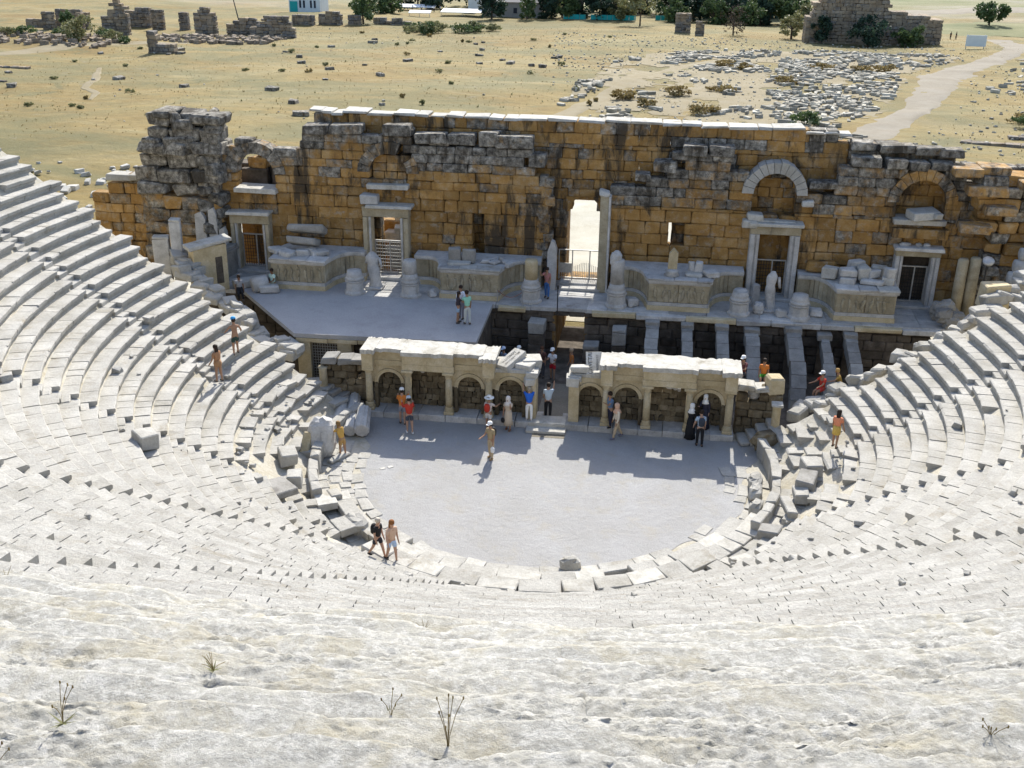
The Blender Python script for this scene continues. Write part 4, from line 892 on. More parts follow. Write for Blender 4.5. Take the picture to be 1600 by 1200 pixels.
inscription((1.72, 5.0, 2.98), Rm @ rotz(1.571), 0.12, (('CΛVETΛI', 0, 0.16, 0.27), ('ΤΗΣΠΟΛΕΩΣ', 0, -0.17, 0.13)), t, M['ink'])
for k, (x, y, z, hx, hy, hz, rz) in enumerate(((-2.75, 5.0, 2.78, 0.35, 0.4, 0.1, 0.1), (-1.45, 4.9, 2.8, 0.4, 0.4, 0.12, -0.3), (-1.25, 5.5, 2.75, 0.45, 0.5, 0.2, 0.2), (-1.2, 4.4, 2.2, 0.25, 0.3, 0.18, 0.4), (1.1, 4.7, 2.85, 0.42, 0.25, 0.13, 0.08), (2.0, 4.6, 2.75, 0.3, 0.25, 0.1, 0.2), (0.82, 4.4, 2.35, 0.3, 0.3, 0.2, 0.0))):
    lb = ['flat white slab at the inner end of the left niche front top', 'white slab next to the leaning inscribed block', 'rounded grey slab lying behind the leaning inscribed block', 'broken white stone on the end pier left of the passage',
          'squared white slab on the inner end of the right niche front', 'small white slab beside the standing inscribed block', 'hollowed white capital on the end pier right of the passage'][k]
    tag(Acc().box((x, y, z), (hx, hy, hz), rotz(rz), 0.03, 0.04, 0.9).build('loose_slab', M['slab']), lb, 'stone slab')
# rough walls at both ends of the niche fronts
t = thing('side_wall', 'rough block wall with square gaps left of the left niche front', 'wall', (-10.2, 4.8, 0))
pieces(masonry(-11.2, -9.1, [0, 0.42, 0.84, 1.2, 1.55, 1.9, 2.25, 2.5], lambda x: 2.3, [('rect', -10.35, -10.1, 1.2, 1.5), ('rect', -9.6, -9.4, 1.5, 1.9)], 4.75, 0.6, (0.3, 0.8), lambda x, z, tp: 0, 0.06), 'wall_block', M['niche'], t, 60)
for x in (-10.9, -10.1, -9.5): Acc().box((x, 5.0, 2.45), (0.36, 0.45, 0.16), rotz(U(-0.1, 0.1)), 0.05, 0.05, None).build('top_slab', M['rib'], t)
t = thing('side_column', 'small slim column at the left end of the side wall', 'column', (-11.15, 4.55, 0)); Acc().lathe([(0.24, 0.3), (0.2, 0.45), (0.19, 1.95), (0.24, 2.1)], (-11.15, 4.5, 0.1), 12).build('shaft', M['panel'], t, True); Acc().box((-11.15, 4.5, 0.2), (0.28, 0.28, 0.2), None, 0.03, 0.02, 0.5).build('base', M['panel'], t)
t = thing('side_wall', 'rough wall with a round gap right of the right niche front', 'wall', (9.2, 4.8, 0))
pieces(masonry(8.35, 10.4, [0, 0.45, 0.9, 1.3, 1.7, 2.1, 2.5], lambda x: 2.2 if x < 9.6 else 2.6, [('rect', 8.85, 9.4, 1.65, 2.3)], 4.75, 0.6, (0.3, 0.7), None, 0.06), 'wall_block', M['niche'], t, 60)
for x, z in ((8.75, 2.45), (9.5, 2.4)): Acc().box((x, 4.95, z), (0.4, 0.4, 0.13), rotz(U(-0.3, 0.3)), 0.05, 0.05, 0.9).build('top_slab', M['slab'], t)
Acc().box((10.0, 5.0, 2.55), (0.36, 0.36, 0.4), rotz(0.3), 0.08, 0.05, None).build('corner_block', M['cream'], t)
tag(Acc().blob((9.15, 5.2, 1.95), (0.27, 0.25, 0.27)).build('round_stone', M['marble']), 'round grey stone lodged in the gap right of the right niche front', 'stone')
t = thing('side_column', 'short pale column with a white flat top beside the right parapet', 'column', (10.15, 4.1, 0)); Acc().lathe([(0.22, 0), (0.2, 0.3), (0.19, 1.85), (0.24, 1.95)], (10.1, 4.0, 0), 12).build('shaft', M['cream'], t, True); Acc().box((10.1, 4.0, 2.0), (0.26, 0.26, 0.06), None, 0.03, 0.02, 0.9).build('cap', M['slab'], t)
t = thing('small_stairs', 'little flight of worn steps at the right end of the orchestra', 'steps', (9.3, 3.9, 0))
for k in range(4): Acc().box((8.75 + 0.42 * k, 4.0 + 0.1 * k, 0.12 + 0.12 * k), (0.22, 0.5, 0.12 + 0.12 * k), rotz(0.15), 0.05, 0.05, None).build('step', M['seat'], t)
Acc().blob((9.75, 3.3, 0.45), (0.75, 0.45, 0.5), rotz(0.4)).build('rubble_flank', M['niche'], t)
t = thing('worn_stairs', 'worn curved flight of grey steps at the left end of the orchestra', 'steps', (-10.4, 4.2, 0))
for k in range(6): Acc().box((-10.0 - 0.35 * k + 0.7, 4.2 + 0.1 * k, 0.12 + 0.1 * k), (0.3, 0.55, 0.12 + 0.1 * k), rotz(-0.25), 0.05, 0.05, None).build('step', M['rib'], t)
Acc().box((-11.6, 4.9, 1.05), (0.7, 0.7, 0.14), rotz(0.5), 0.06, 0.06, 0.6).build('landing', M['rib'], t)
# ---------------------------------------------------------------- columns and pedestals on the podium
def pedestal(x, y, label, base=True, shaft=0.0, r=0.36, flat=0.5, slim=False):
    t = thing('column_pedestal', label, 'column', (x, y, 2.9)); w0 = 0.5
    Acc().lathe([(w0 + 0.1, 2.9), (w0 + 0.1, 3.02), (w0, 3.12), (w0 - 0.02, 3.55), (w0 + 0.06, 3.64), (w0 + 0.06, 3.7)], (x, y, 0), 8, None, 0.55).build('pedestal', M['marble'], t)
    if base: Acc().lathe([(0.48, 3.7), (0.52, 3.78), (0.47, 3.86), (0.42, 3.9), (0.46, 3.97), (0.4, 4.05), (0.39, 4.2)], (x, y, 0), 20).build('base', M['marble'], t, True)
    if shaft: Acc().lathe([(r, 4.2), (r * 0.97, 4.2 + shaft - 0.1), (r * 0.9, 4.2 + shaft)], (x, y, 0), 20, None, flat).build('shaft', M['cream' if flat > 0.6 else 'marble'], t, True)
    return t
pedestal(-2.25, 13.35, 'tall column stump on a pedestal left of the central gateway', True, 1.05, 0.35, 0.7)
t = pedestal(2.32, 13.35, 'taller column stump with a slanting broken top right of the central gateway', True, 1.3, 0.36, 0.5)
Acc().blob((2.2, 13.35, 5.55), (0.3, 0.3, 0.42), roty(0.2), 0.08, 10, 6).build('broken_top', M['marble'], t)
pedestal(-11.9, 13.15, 'low column base on a pedestal left of the headless statue', True, 0.0)
pedestal(-8.8, 13.15, 'column base with a short drum right of the second doorway', True, 0.75, 0.36, 0.55)
pedestal(8.75, 13.2, 'low column base on a pedestal left of the small statue at right', True, 0.08)
pedestal(11.8, 13.1, 'low rounded column base on a pedestal right of the small statue', True, 0.0)
def statue(x, y, z0, h, label, seed, lean=0.05, w=0.3):
    t = thing('statue', label, 'statue', (x, y, z0)); n, m = 20, 22; V = []; g = random.Random(seed); f = [g.uniform(0, 6.28) for _ in range(4)]
    prof = [(0, 1.15), (0.05, 1.1), (0.2, 0.86), (0.38, 0.9), (0.55, 0.98), (0.66, 0.80), (0.78, 1.0), (0.88, 1.05), (0.95, 0.62), (1.0, 0.36)]
    for j in range(m):
        q = j / (m - 1); ww = w * np.interp(q, [p[0] for p in prof], [p[1] for p in prof]); cx = lean * math.sin(q * 3.0 + f[0]) * 1.6; cy = 0.05 * math.sin(q * 4 + f[1])
        for i in range(n):
            a_ = 2 * math.pi * i / n; fold = 1 + (0.10 * math.sin(6 * a_ + 5 * q + f[2]) + 0.06 * math.sin(11 * a_ - 3 * q + f[3])) * (1 - q) ** 0.5
            V.append((x + cx + ww * fold * math.cos(a_), y + cy + 0.72 * ww * fold * math.sin(a_), z0 + h * q))
    F = [[j * n + i, j * n + (i + 1) % n, (j + 1) * n + (i + 1) % n, (j + 1) * n + i] for j in range(m - 1) for i in range(n)] + [list(range(n))[::-1], list(range((m - 1) * n, m * n))]
    Acc().add(V, F, 0.7).build('draped_body', M['marble'], t, True)
    c = Acc(); c.tube((x + w * 0.9, y, z0 + h * 0.86), (x + w * 1.25, y - 0.08, z0 + h * 0.6), 0.085, 0.07, 8); c.build('arm', M['marble'], t, True)
    c = Acc(); c.tube((x - w * 0.9, y, z0 + h * 0.88), (x - w * 1.15, y - 0.05, z0 + h * 0.70), 0.085, 0.075, 8); c.build('arm', M['marble'], t, True)
    Acc().box((x, y, z0 + 0.06), (w * 1.35, w * 1.1, 0.08), None, 0.03, 0.03, 0.6).build('plinth', M['marble'], t)
    return t
statue(-11.05, 14.1, 2.92, 2.05, 'headless draped marble statue standing before the second doorway', 3, 0.06, 0.36)
statue(10.45, 13.9, 2.92, 2.2, 'small headless marble statue with one bent leg before the doorway right of centre', 9, 0.09, 0.27)
tag(Acc().blob((9.75, 13.5, 3.2), (0.32, 0.3, 0.33)).build('round_stone', M['marble']), 'rounded marble lump between a column base and the small statue', 'stone')
tag(Acc().box((9.65, 14.6, 3.6), (0.2, 0.2, 0.55), None, 0.06, 0.05).build('stele', M['marble']), 'small upright stone behind the small statue at right', 'stone')
for x, y, hx, lb in ((10.95, 13.3, 0.3, 'flat white block at the foot of the small statue'), (12.7, 13.6, 0.32, 'rough stone right of the rightmost column base'), (3.2, 13.6, 0.32, 'white broken block right of the taller column stump'), (-7.65, 13.3, 0.2, 'small pointed stone right of the short column drum')):
    tag(Acc().box((x, y, 3.1), (hx, 0.25, 0.2), rotz(U(-0.6, 0.6)), 0.08, 0.08, 0.8).build('loose_stone', M['marble']), lb, 'stone')
# ---------------------------------------------------------------- fragments lying on the podium tops
def frag(x, y, z, h, lb, rot=None, mat='marble', ch=0.05, group=None, cat='marble fragment'):
    o = Acc().box((x, y, z), h, rot, ch, 0.05, 0.4 + 0.5 * rng.random()).build('fragment', M[mat]); return tag(o, lb, cat, group)
frag(-15.0, 15.0, 5.85, (1.05, 0.45, 0.2), 'long grey slab with a rounded end, upper of two on the far left podium', rotz(-0.03) @ rotx(-0.4), 'rib', 0.1)
frag(-15.15, 14.6, 5.25, (0.85, 0.45, 0.2), 'grey slab lying below the longer one on the far left podium', rotz(-0.05) @ rotx(-0.4), 'rib', 0.06)
for k in range(8): frag(-16.6 + 0.38 * k + U(-0.1, 0.1), 14.0 + U(-0.3, 0.4), 4.78, (U(0.2, 0.45), U(0.2, 0.4), U(0.08, 0.2)), 'broken moulded piece on the far left podium top', rotz(U(-0.8, 0.8)), 'marble', 0.05, 'fragments on the far left podium')
frag(-6.55, 14.2, 5.05, (0.34, 0.2, 0.4), 'upright grey block on the podium left of the gateway, left of two', rotz(0.05), 'rib'); frag(-5.75, 14.3, 5.0, (0.36, 0.2, 0.36), 'upright grey block on the podium left of the gateway, right of two', rotz(-0.2), 'rib')
frag(-6.2, 13.8, 4.72, (0.6, 0.3, 0.07), 'flat plate under the two upright grey blocks', rotz(0.1), 'slab')
for k in range(6): frag(-4.9 + 0.28 * k, 13.9 + U(-0.2, 0.9), 4.72, (U(0.12, 0.3), U(0.15, 0.3), U(0.06, 0.16)), 'small broken piece on the podium left of the gateway', rotz(U(-1, 1)), 'marble', 0.04, 'pieces on the podium left of the gateway')
o = Acc().xprism([(4.92, 4.95), (5.4, 4.95), (5.42, 5.85), (5.18, 6.1), (4.95, 5.8)], 13.75, 14.05, 0.6); tag(o.build('pointed_stele', M['cream']), 'pale stele with a pointed top on the podium right of the gateway', 'stele')
o = Acc().lathe([(0.25, 4.62), (0.42, 4.72), (0.3, 4.85), (0.36, 4.92), (0.24, 5.0)], (5.15, 13.7, 0), 14); tag(o.build('column_base_fragment', M['marble'], None, True), 'round marble base under the pointed stele', 'column base')
frag(6.2, 14.2, 5.05, (0.16, 0.15, 0.27), 'small bust shaped piece on the right podium, left of a pair', rotz(0.1)); frag(6.55, 14.1, 5.08, (0.22, 0.18, 0.28), 'small bust shaped piece on the right podium, right of a pair', rotz(-0.1))
frag(6.3, 13.8, 4.75, (0.42, 0.25, 0.11), 'flat block under the pair of bust shaped pieces', None, 'slab'); frag(7.2, 13.9, 4.82, (0.34, 0.3, 0.16), 'carved lump with teeth at the corner of the right podium', rotz(0.5))
for k, (x, y, z, hx, hz) in enumerate(((13.4, 14.8, 4.95, 0.4, 0.3), (14.2, 14.0, 4.8, 0.36, 0.18), (14.2, 14.3, 5.15, 0.42, 0.2), (15.0, 14.5, 5.1, 0.3, 0.35), (15.4, 13.9, 4.8, 0.6, 0.14), (15.5, 14.5, 5.1, 0.3, 0.2), (16.2, 14.0, 4.85, 0.3, 0.22), (16.25, 14.1, 5.3, 0.22, 0.26), (14.7, 15.1, 5.2, 0.4, 0.4), (15.9, 15.0, 5.1, 0.4, 0.3))):
    frag(x, y, z, (hx, U(0.2, 0.35), hz), 'broken moulding or block heaped on the far right podium', rotz(U(-0.5, 0.5)), 'marble' if k % 3 else 'slab', 0.05, 'fragments heaped on the far right podium')
frag(13.0, 15.8, 4.95, (0.75, 0.3, 0.3), 'weathered brown block lying against the wall beside the far right podium', None, 'wall', 0.1)
# ---------------------------------------------------------------- left side of the stage: shrine, pillars, pilasters, fallen stones
t = thing('small_shrine', 'little stone shrine with a sloping white slab roof at the left end of the stage', 'shrine', (-19.6, 12.3, 2.9)); Rm = rotz(0.75)
Acc().box((-19.75, 12.2, 4.2), (0.95, 0.38, 1.3), Rm, 0.03, 0.02, 0.7).build('body', M['cream'], t); Acc().box((-19.7, 12.2, 5.62), (1.2, 0.5, 0.1), Rm @ roty(-0.1), 0.03, 0.03, 0.9).build('roof_slab', M['slab'], t)
Acc().box((-19.2, 12.28, 4.1), (0.2, 0.08, 0.75), Rm, 0.02, 0.0, 0.1).build('niche_door', M['dark'], t)
for k, (x, y, top, lb) in enumerate(((-22.3, 12.2, 5.75, 'squat square pillar left of the little shrine'), (-21.5, 12.4, 6.7, 'taller slim slab pillar left of the little shrine'))):
    t = thing('stone_pillar', lb, 'pillar', (x, y, 2.9)); Acc().box((x, y, (2.9 + top) / 2), (0.42 if k == 0 else 0.27, 0.3, (top - 2.9) / 2), rotz(0.3), 0.04, 0.04, 0.7).build('shaft', M['marble'], t); Acc().box((x, y, top + 0.05), (0.42 if k == 0 else 0.28, 0.32, 0.06), rotz(0.3) @ roty(0.05), 0.03, 0.03, 0.9).build('cap', M['slab'], t)
for x, w_, top in ((-21.35, 0.36, 6.45), (-20.6, 0.28, 6.7), (-20.1, 0.22, 5.6)):
    o = Acc().xprism([(x - w_, 2.9), (x + w_, 2.9), (x + w_ * 0.9, top - 0.4), (x + 0.1, top), (x - w_ * 0.7, top - 0.15)], 15.2, 15.6, 0.7, 0); tag(o.build('broken_pilaster', M['marble']), 'broken grey pilaster standing left of the leftmost doorway', 'pilaster', 'broken pilasters left of the leftmost doorway')
t = thing('podium_stub', 'short curved podium end with a dark cornice beside the leftmost doorway', 'podium', (-19.9, 14.2, 2.9)); P = [(-21.2, 15.6), (-20.9, 13.6), (-20.2, 13.7), (-19.7, 14.3), (-19.5, 15.2), (-19.5, 15.7)]
Acc().prism(P, 2.9, 4.3, 0.5).build('body', M['rib'], t); Acc().prism(offs(P, 0.15), 4.3, 4.45, 0.4).build('cornice', M['rib'], t); Acc().prism(offs(P, 0.07), 4.45, 4.6, 0.4).build('cornice_top', M['rib'], t)
frag(-17.6, 13.6, 3.15, (1.35, 0.3, 0.22), 'long sunlit block lying diagonally before the leftmost doorway', rotz(0.75), 'seat', 0.04, None, 'block')
tag(Acc().lathe([(0.2, -0.45), (0.42, -0.42), (0.44, 0.42), (0.2, 0.45)], (-17.1, 12.6, 3.3), 14, rotz(0.6) @ roty(1.45)).build('column_drum', M['marble'], None, True), 'short marble drum lying on its side at the left of the stage', 'column drum')
tag(Acc().box((-16.5, 12.45, 3.1), (0.5, 0.3, 0.2), rotz(0.2), 0.06, 0.06, 0.7).build('seat_stone', M['marble']), 'rough stone used as a seat by the person in the pale shirt', 'stone')
t = thing('rubble_bank', 'bank of loose squared stones along the left edge of the stage', 'rubble', (-15.5, 8.5, 2.9)); its = []
for k in range(46):
    q = k / 45; x = -21.5 + 9.0 * q + U(-0.3, 0.3); y = 12.4 - 6.3 * q + 1.6 * (q < 0.35) * (0.35 - q) + U(-0.5, 0.5); r = math.hypot(x, y)
    z = 2.4 + max(0, (0.75 - q)) * 3.8 * 0.9 + U(-0.15, 0.15)
    its.append(((x - 0.35, y - 0.55, z), (U(0.3, 0.65), U(0.22, 0.4), U(0.16, 0.32)), rotz(-0.65 + U(-0.5, 0.5)) @ roty(U(-0.2, 0.2)), U(0.03, 0.09), 0.07, rng.random(), 0))
pieces(its, 'loose_block', M['seat'], t, 60)
t = thing('rubble_bank', 'bank of loose squared stones along the right edge of the bare stage', 'rubble', (15.5, 7, 2.0)); its = []
for k in range(40):
    q = k / 39; x = 11.2 + 11.0 * q + U(-0.3, 0.3); y = 5.1 + 5.8 * q ** 1.6 + U(-0.4, 0.5); z = 1.2 + 5.2 * q + U(-0.15, 0.15)
    its.append(((x, y, z), (U(0.25, 0.6), U(0.22, 0.4), U(0.16, 0.3)), rotz(0.6 + U(-0.6, 0.6)) @ roty(U(-0.2, 0.2)), U(0.03, 0.1), 0.07, rng.random(), 0))
pieces(its, 'loose_block', M['seat'], t, 60)
for k, (x0, y0, x1, y1, r, lb) in enumerate(((-10.55, 2.9, -11.0, 5.2, 0.33, 'fluted column drum lying down, leftmost of the row of four'), (-9.8, 2.0, -10.3, 5.1, 0.30, 'long smooth column shaft lying second from left in the row of four'), (-9.12, 1.6, -9.75, 5.0, 0.31, 'tapered column shaft lying third from left in the row of four'), (-8.55, 1.6, -8.85, 3.3, 0.36, 'short thick column drum lying at the right end of the row of four'))):
    t = thing('fallen_column', lb, 'fallen column', ((x0 + x1) / 2, (y0 + y1) / 2, 0), 0, 'fallen columns at the orchestra side'); d = np.array([x1 - x0, y1 - y0, 0.25]); L = np.linalg.norm(d); yaw = math.atan2(d[1], d[0]); pit = math.asin(d[2] / L)
    n = 20; Acc().lathe([(r * 0.85, 0), (r, 0.04), (r * 0.92, L - 0.04), (r * 0.8, L)], (x0, y0, r + 0.02), n, rotz(yaw) @ roty(math.pi / 2 - pit), None or U(0.4, 0.8), 0, 0.10 if k != 1 else 0.0).build('shaft', M['marble'], t, k in (1,))
t = thing('grooved_boulder', 'big upright grooved marble block beside the left parapet with someone in yellow next to it', 'carved block', (-9.8, -0.3, 0))
Acc().blob((-9.85, -0.2, 0.85), (0.62, 0.5, 0.95), rotz(0.2) @ rotx(-0.25), 0.06, 14, 9, 0.7).build('body', M['marble'], t)
for x, w_ in ((-10.0, 0.07), (-9.75, 0.06)): Acc().box((x, -0.62, 0.75), (w_, 0.12, 0.55), rotx(-0.25), 0.04, 0.03, 0.2).build('rib', M['marble'], t)
tag(Acc().box((-10.45, -0.75, 0.5), (0.2, 0.28, 0.75), rotz(0.3) @ rotx(-0.5) @ roty(0.3), 0.05, 0.04, 0.7).build('leaning_slab', M['cream']), 'narrow slab leaning at the left of the grooved marble block', 'stone slab')
tag(Acc().box((-9.0, -0.6, 0.12), (0.16, 0.6, 0.1), rotz(-0.5), 0.05, 0.04, 0.8).build('fallen_slab', M['seat']), 'long slab lying at the right foot of the grooved marble block', 'stone slab')
def seatpt(az, k, dz=0.0):
    r = ROW0 + TREAD * k + 0.3; a_ = math.radians(az); return np.array([r * math.sin(a_), -r * math.cos(a_), ZROW0 + RISE * k + dz])
for az, k, h, rz, lb in ((-58.7, 2, (0.62, 0.52, 0.17), 0.35, 'large tilted grey slab lying loose at lower left of the seats'), (59.2, 0.6, (0.34, 0.42, 0.2), 0.25, 'smooth grey cubic block lying loose at lower right of the orchestra'), (-57, 10, (0.42, 0.36, 0.3), 0.2, 'square pale block standing on the seats beside the stair notches at left'),
        (-75, 1, (0.45, 0.35, 0.28), 0.3, 'tilted block in the ruined lowest rows at left'), (-66, 0.6, (0.4, 0.3, 0.26), -0.2, 'broken block with a brown face at the left foot of the seats'), (-62, -0.4, (0.35, 0.25, 0.28), 0.1, 'small squared block with a brown face at the left edge of the paving'),
        (86, 1.5, (0.5, 0.35, 0.3), 0.2, 'brown faced block tilted in the ruined rows at right'), (80, 1.2, (0.55, 0.35, 0.3), -0.1, 'big grey block lying across the ruined rows at right'), (76, 1.0, (0.5, 0.3, 0.22), 0.25, 'dark faced block lying in the ruined rows at right'), (71, 0.6, (0.65, 0.2, 0.2), 0.45, 'long narrow brown block at the foot of the ruined rows at right')):
    p = seatpt(az, max(k, 0), h[2] + 0.02); 
    if k < 0: p = np.array([9.2 * math.sin(math.radians(az)), -9.2 * math.cos(math.radians(az)), h[2]])
    tag(Acc().box(p, h, rotz(math.radians(az) + rz) @ rotx(U(-0.12, 0.05)), 0.04, 0.05, 0.6).build('loose_block', M['seat' if 'grey' not in lb else 'rib']), lb, 'block')
for az, r, s_, lb in ((88, 9.0, 0.55, 'rough broken stones against the right parapet, upper one'), (82, 9.05, 0.5, 'rough broken stone against the right parapet, middle one'), (74, 9.25, 0.45, 'rough broken stone against the right parapet, lowest one'), (-47, 9.1, 0.62, 'shaded hollow stone in the paving at left of the orchestra'), (13.5, 8.0, 0.42, 'worn grey boulder at the near edge of the orchestra floor')):
    a_ = math.radians(az); tag(Acc().blob((r * math.sin(a_), -r * math.cos(a_), 0.25), (s_, s_ * 0.6, 0.42), rotz(a_), 0.14).build('broken_stone', M['seat']), lb, 'stone')
# paper scraps on the orchestra floor
for x, y in ((-6.6, -0.9), (-6.9, -1.1)): tag(Acc().box((x, y, 0.025), (0.12, 0.08, 0.008), rotz(U(0, 3)), 0.004, 0.01, 0.9).build('paper_scrap', M['slab']), 'white scrap of litter on the gravel at left', 'litter', 'scraps on the orchestra gravel')
t = thing('rope_barrier', 'sagging rope barrier on a thin post at the stage edge left of the gate', 'rope barrier', (-3.4, 12.55, 2.9)); Acc().tube((-2.6, 12.5, 2.8), (-2.6, 12.5, 3.75), 0.025).build('post', M['metal'], t); Acc().tube((-4.0, 12.9, 2.8), (-4.0, 12.9, 3.6), 0.025).build('post', M['metal'], t)
Acc().path([(-4.0 + 1.4 * q, 12.9 - 0.4 * q, 3.6 - 0.35 * math.sin(q * 3.14) + 0.1 * q) for q in np.linspace(0, 1, 9)], 0.018).build('rope', M['rope'], t)
tag(Acc().tube((-0.72, 12.45, 2.6), (-0.72, 12.45, 4.2), 0.03).box((-0.72, 12.45, 4.1), (0.06, 0.03, 0.1), None, 0.01).build('iron_post', M['darkmetal']), 'thin dark iron post at the stage edge over the low tunnel', 'post')
t = thing('stage_lamp', 'floodlight on a stand at the far right beside the stage wall', 'floodlight', (20.2, 12.0, 4.5)); Acc().tube((20.3, 12.0, 4.6), (20.3, 12.0, 6.6), 0.04).build('stand', M['darkmetal'], t); Acc().lathe([(0.08, -0.12), (0.26, 0.0), (0.28, 0.12), (0.05, 0.14)], (20.3, 11.95, 6.75), 14, rotx(0.6)).build('lamp_head', M['metal'], t, True)
for k in range(9): tag(Acc().blob((19.2 + U(-0.5, 0.7), 13.6 + U(-0.7, 0.7), 3.2 + U(0, 0.5)), (U(0.3, 0.5), U(0.3, 0.4), U(0.25, 0.45))).build('boulder', M['rib']), 'dark grey boulder heaped right of the far right doorway', 'boulder', 'boulders right of the far right doorway')
for k, (x, top) in enumerate(((19.9, 6.1), (20.5, 6.2))): tag(Acc().lathe([(0.3, 2.9), (0.28, top - 0.1), (0.2, top)], (x, 14.6, 0), 10, None, 0.6).build('column_stump', M['panel'], None, True), ['pale column stump right of the far right doorway, left one', 'pale column stump right of the far right doorway, right one'][k], 'column')
tag(Acc().box((20.4, 10.4, 5.6), (0.6, 0.5, 0.6), rotz(0.2), 0.05, 0.05, 0.8).build('white_block', M['cream']), 'large pale block standing at the upper end of the right stage edge', 'block')

t = thing('passage_steps', 'two bright flat steps at the front of the central passage', 'steps', (-0.3, 3.9, 0))
for k in range(2): Acc().box((-0.3, 3.75 + 0.5 * k, 0.08 + 0.1 * k), (0.92 - 0.05 * k, 0.42, 0.07 + 0.1 * k), rotz(0.02), 0.02, 0.02, 0.9).build('step', M['slab'], t)
tag(Acc().box((-28.3, 4.6, 12.75), (1.0, 0.6, 0.3), rotz(0.7), 0.06, 0.06, 0.9).build('top_block', M['slab']), 'big bright block on the top left end of the seats', 'block')

# ================================================================ people
SKIN = {'fair': (0.45, 0.28, 0.20), 'tan': (0.35, 0.205, 0.13), 'brown': (0.20, 0.11, 0.065)}
_pm = {}
def pmat(c, nm):
    k = (nm, tuple(c))
    if k not in _pm: _pm[k] = plain(nm, c, 0.75, 0, 0.08, 20.0)
    return _pm[k]
def skin_mesh(name, verts, edges, radii, mat, parent, sub=1, root=0):
    me = bpy.data.meshes.new(name); me.from_pydata([tuple(v) for v in verts], edges, []); me.materials.append(mat)
    o = bpy.data.objects.new(name, me); COL.objects.link(o); o.parent = parent
    md = o.modifiers.new('Skin', 'SKIN'); md.use_smooth_shade = True
    for i, sv in enumerate(me.skin_vertices[0].data):
        r = radii[i]; sv.radius = (r, r) if not hasattr(r, '__len__') else r; sv.use_root = (i == root)
    if sub: s = o.modifiers.new('Subsurf', 'SUBSURF'); s.levels = sub; s.render_levels = sub
    return o
def person(label, loc, rz, h=1.72, shirt=(0.8, 0.8, 0.8), trousers=(0.1, 0.1, 0.12), skin='tan', hair=(0.03, 0.02, 0.015), longhair=False, hat=None, sleeves='short', legs='long', dress=None,
           legL=(0.08, 0.05), legR=(-0.08, 0.05), armL=(0.05, 0.12, 0.25), armR=(0.05, 0.12, 0.25), lean=0.05, sit=False, bag=None, pack=None, veil=None, shoes=(0.08, 0.07, 0.06), turn=0.0, group=None, camera=False):
    t = thing('person', label, 'person', loc, rz, group); k = h / 1.72; sm = pmat(SKIN[skin], 'skin'); V3 = lambda *a: np.array(a) * k
    hipz = 0.92 if not sit else 0.50
    V = []; E = []; Rr = []
    def add(p, r, par=None):
        V.append(np.array(p)); Rr.append(np.array(r) * k if hasattr(r, '__len__') else r * k)
        if par is not None: E.append((par, len(V) - 1))
        return len(V) - 1
    pel = add(V3(0, 0, hipz), (0.14, 0.11)); lv = lambda y0, z0: V3(0, y0 + math.sin(lean) * (z0), hipz + math.cos(lean) * z0)
    wai = add(lv(0, 0.17), (0.12, 0.09), pel); che = add(lv(0.01, 0.38), (0.15, 0.10), wai); nb = add(lv(0, 0.50), (0.08, 0.07), che)
    nk = add(lv(0.01, 0.57), 0.05, nb); hd = add(lv(0.03, 0.66), (0.075, 0.085), nk); ht = add(lv(0.03, 0.76), (0.065, 0.075), hd)
    fx, fy = math.sin(-turn), math.cos(turn)
    add(V[hd] + V3(0.105 * fx, 0.105 * fy, 0.02), 0.014, hd)                                # nose
    for s in (-1, 1): add(V[hd] + V3(0.088 * s, 0, 0.015), 0.018, hd)                       # ears
    J = {}
    for s, ar in ((-1, armL), (1, armR)):
        fw_, out, bend = ar; sh = add(lv(0, 0.455) + V3(0.175 * s, 0, 0), 0.056, che)
        d = V3(math.sin(out) * s, math.sin(fw_) * math.cos(out), -math.cos(fw_) * math.cos(out)) ; el = add(V[sh] + d * 0.29, 0.043, sh)
        f2 = fw_ + bend; d2 = V3(math.sin(out * 0.4) * s * 0.6, math.sin(f2), -math.cos(f2)); d2 = d2 / np.linalg.norm(d2) * k; wr = add(V[el] + d2 * 0.25, 0.028, el)
        pm = add(V[wr] + d2 * 0.07, (0.036, 0.02), wr)
        side = V3(0, 1, 0) if abs(d2[1]) < 0.7 * k else V3(1, 0, 0)
        for q in range(4):
            b = add(V[pm] + d2 * 0.03 + side * (0.024 - 0.016 * q), 0.0085, pm); add(V[b] + d2 * (0.05 - 0.006 * abs(q - 1)) + np.array([0, 0.008, 0]), 0.007, b)
        th = add(V[wr] + d2 * 0.04 + side * 0.04, 0.0095, wr); add(V[th] + d2 * 0.035 + side * 0.012, 0.008, th)
        J['sh', s], J['el', s], J['wr', s], J['pm', s] = V[sh], V[el], V[wr], V[pm]
    for s, lg in ((-1, legL), (1, legR)):
        sw, bend = lg; hp = add(V3(0.09 * s, 0, hipz - 0.05), 0.095, pel)
        a1 = sw if not sit else 1.4 + sw; d = V3(0.03 * s, math.sin(a1), -math.cos(a1)); kn = add(V[hp] + d * 0.42, 0.062, hp)
        a2 = (sw - bend) if not sit else 0.1 + sw - bend; d2 = V3(0, math.sin(a2), -math.cos(a2)); an = add(V[kn] + d2 * 0.40, 0.038, kn)
        add(V[kn] + d2 * 0.13, 0.056, None); V.pop(); Rr.pop()
        ft = add(V[an] + V3(0.01 * s, 0.02, -0.045), 0.035, an); tt = add(V[an] + V3(0.02 * s, 0.15, -0.055), 0.03, ft)
        J['hp', s], J['kn', s], J['an', s] = V[hp], V[kn], V[an]
    low = min(J['an', -1][2], J['an', 1][2]) - 0.08 * k
    if not sit:
        for v in V: v[2] -= low
    skin_mesh('body', V, E, Rr, sm, t, 1, 0)
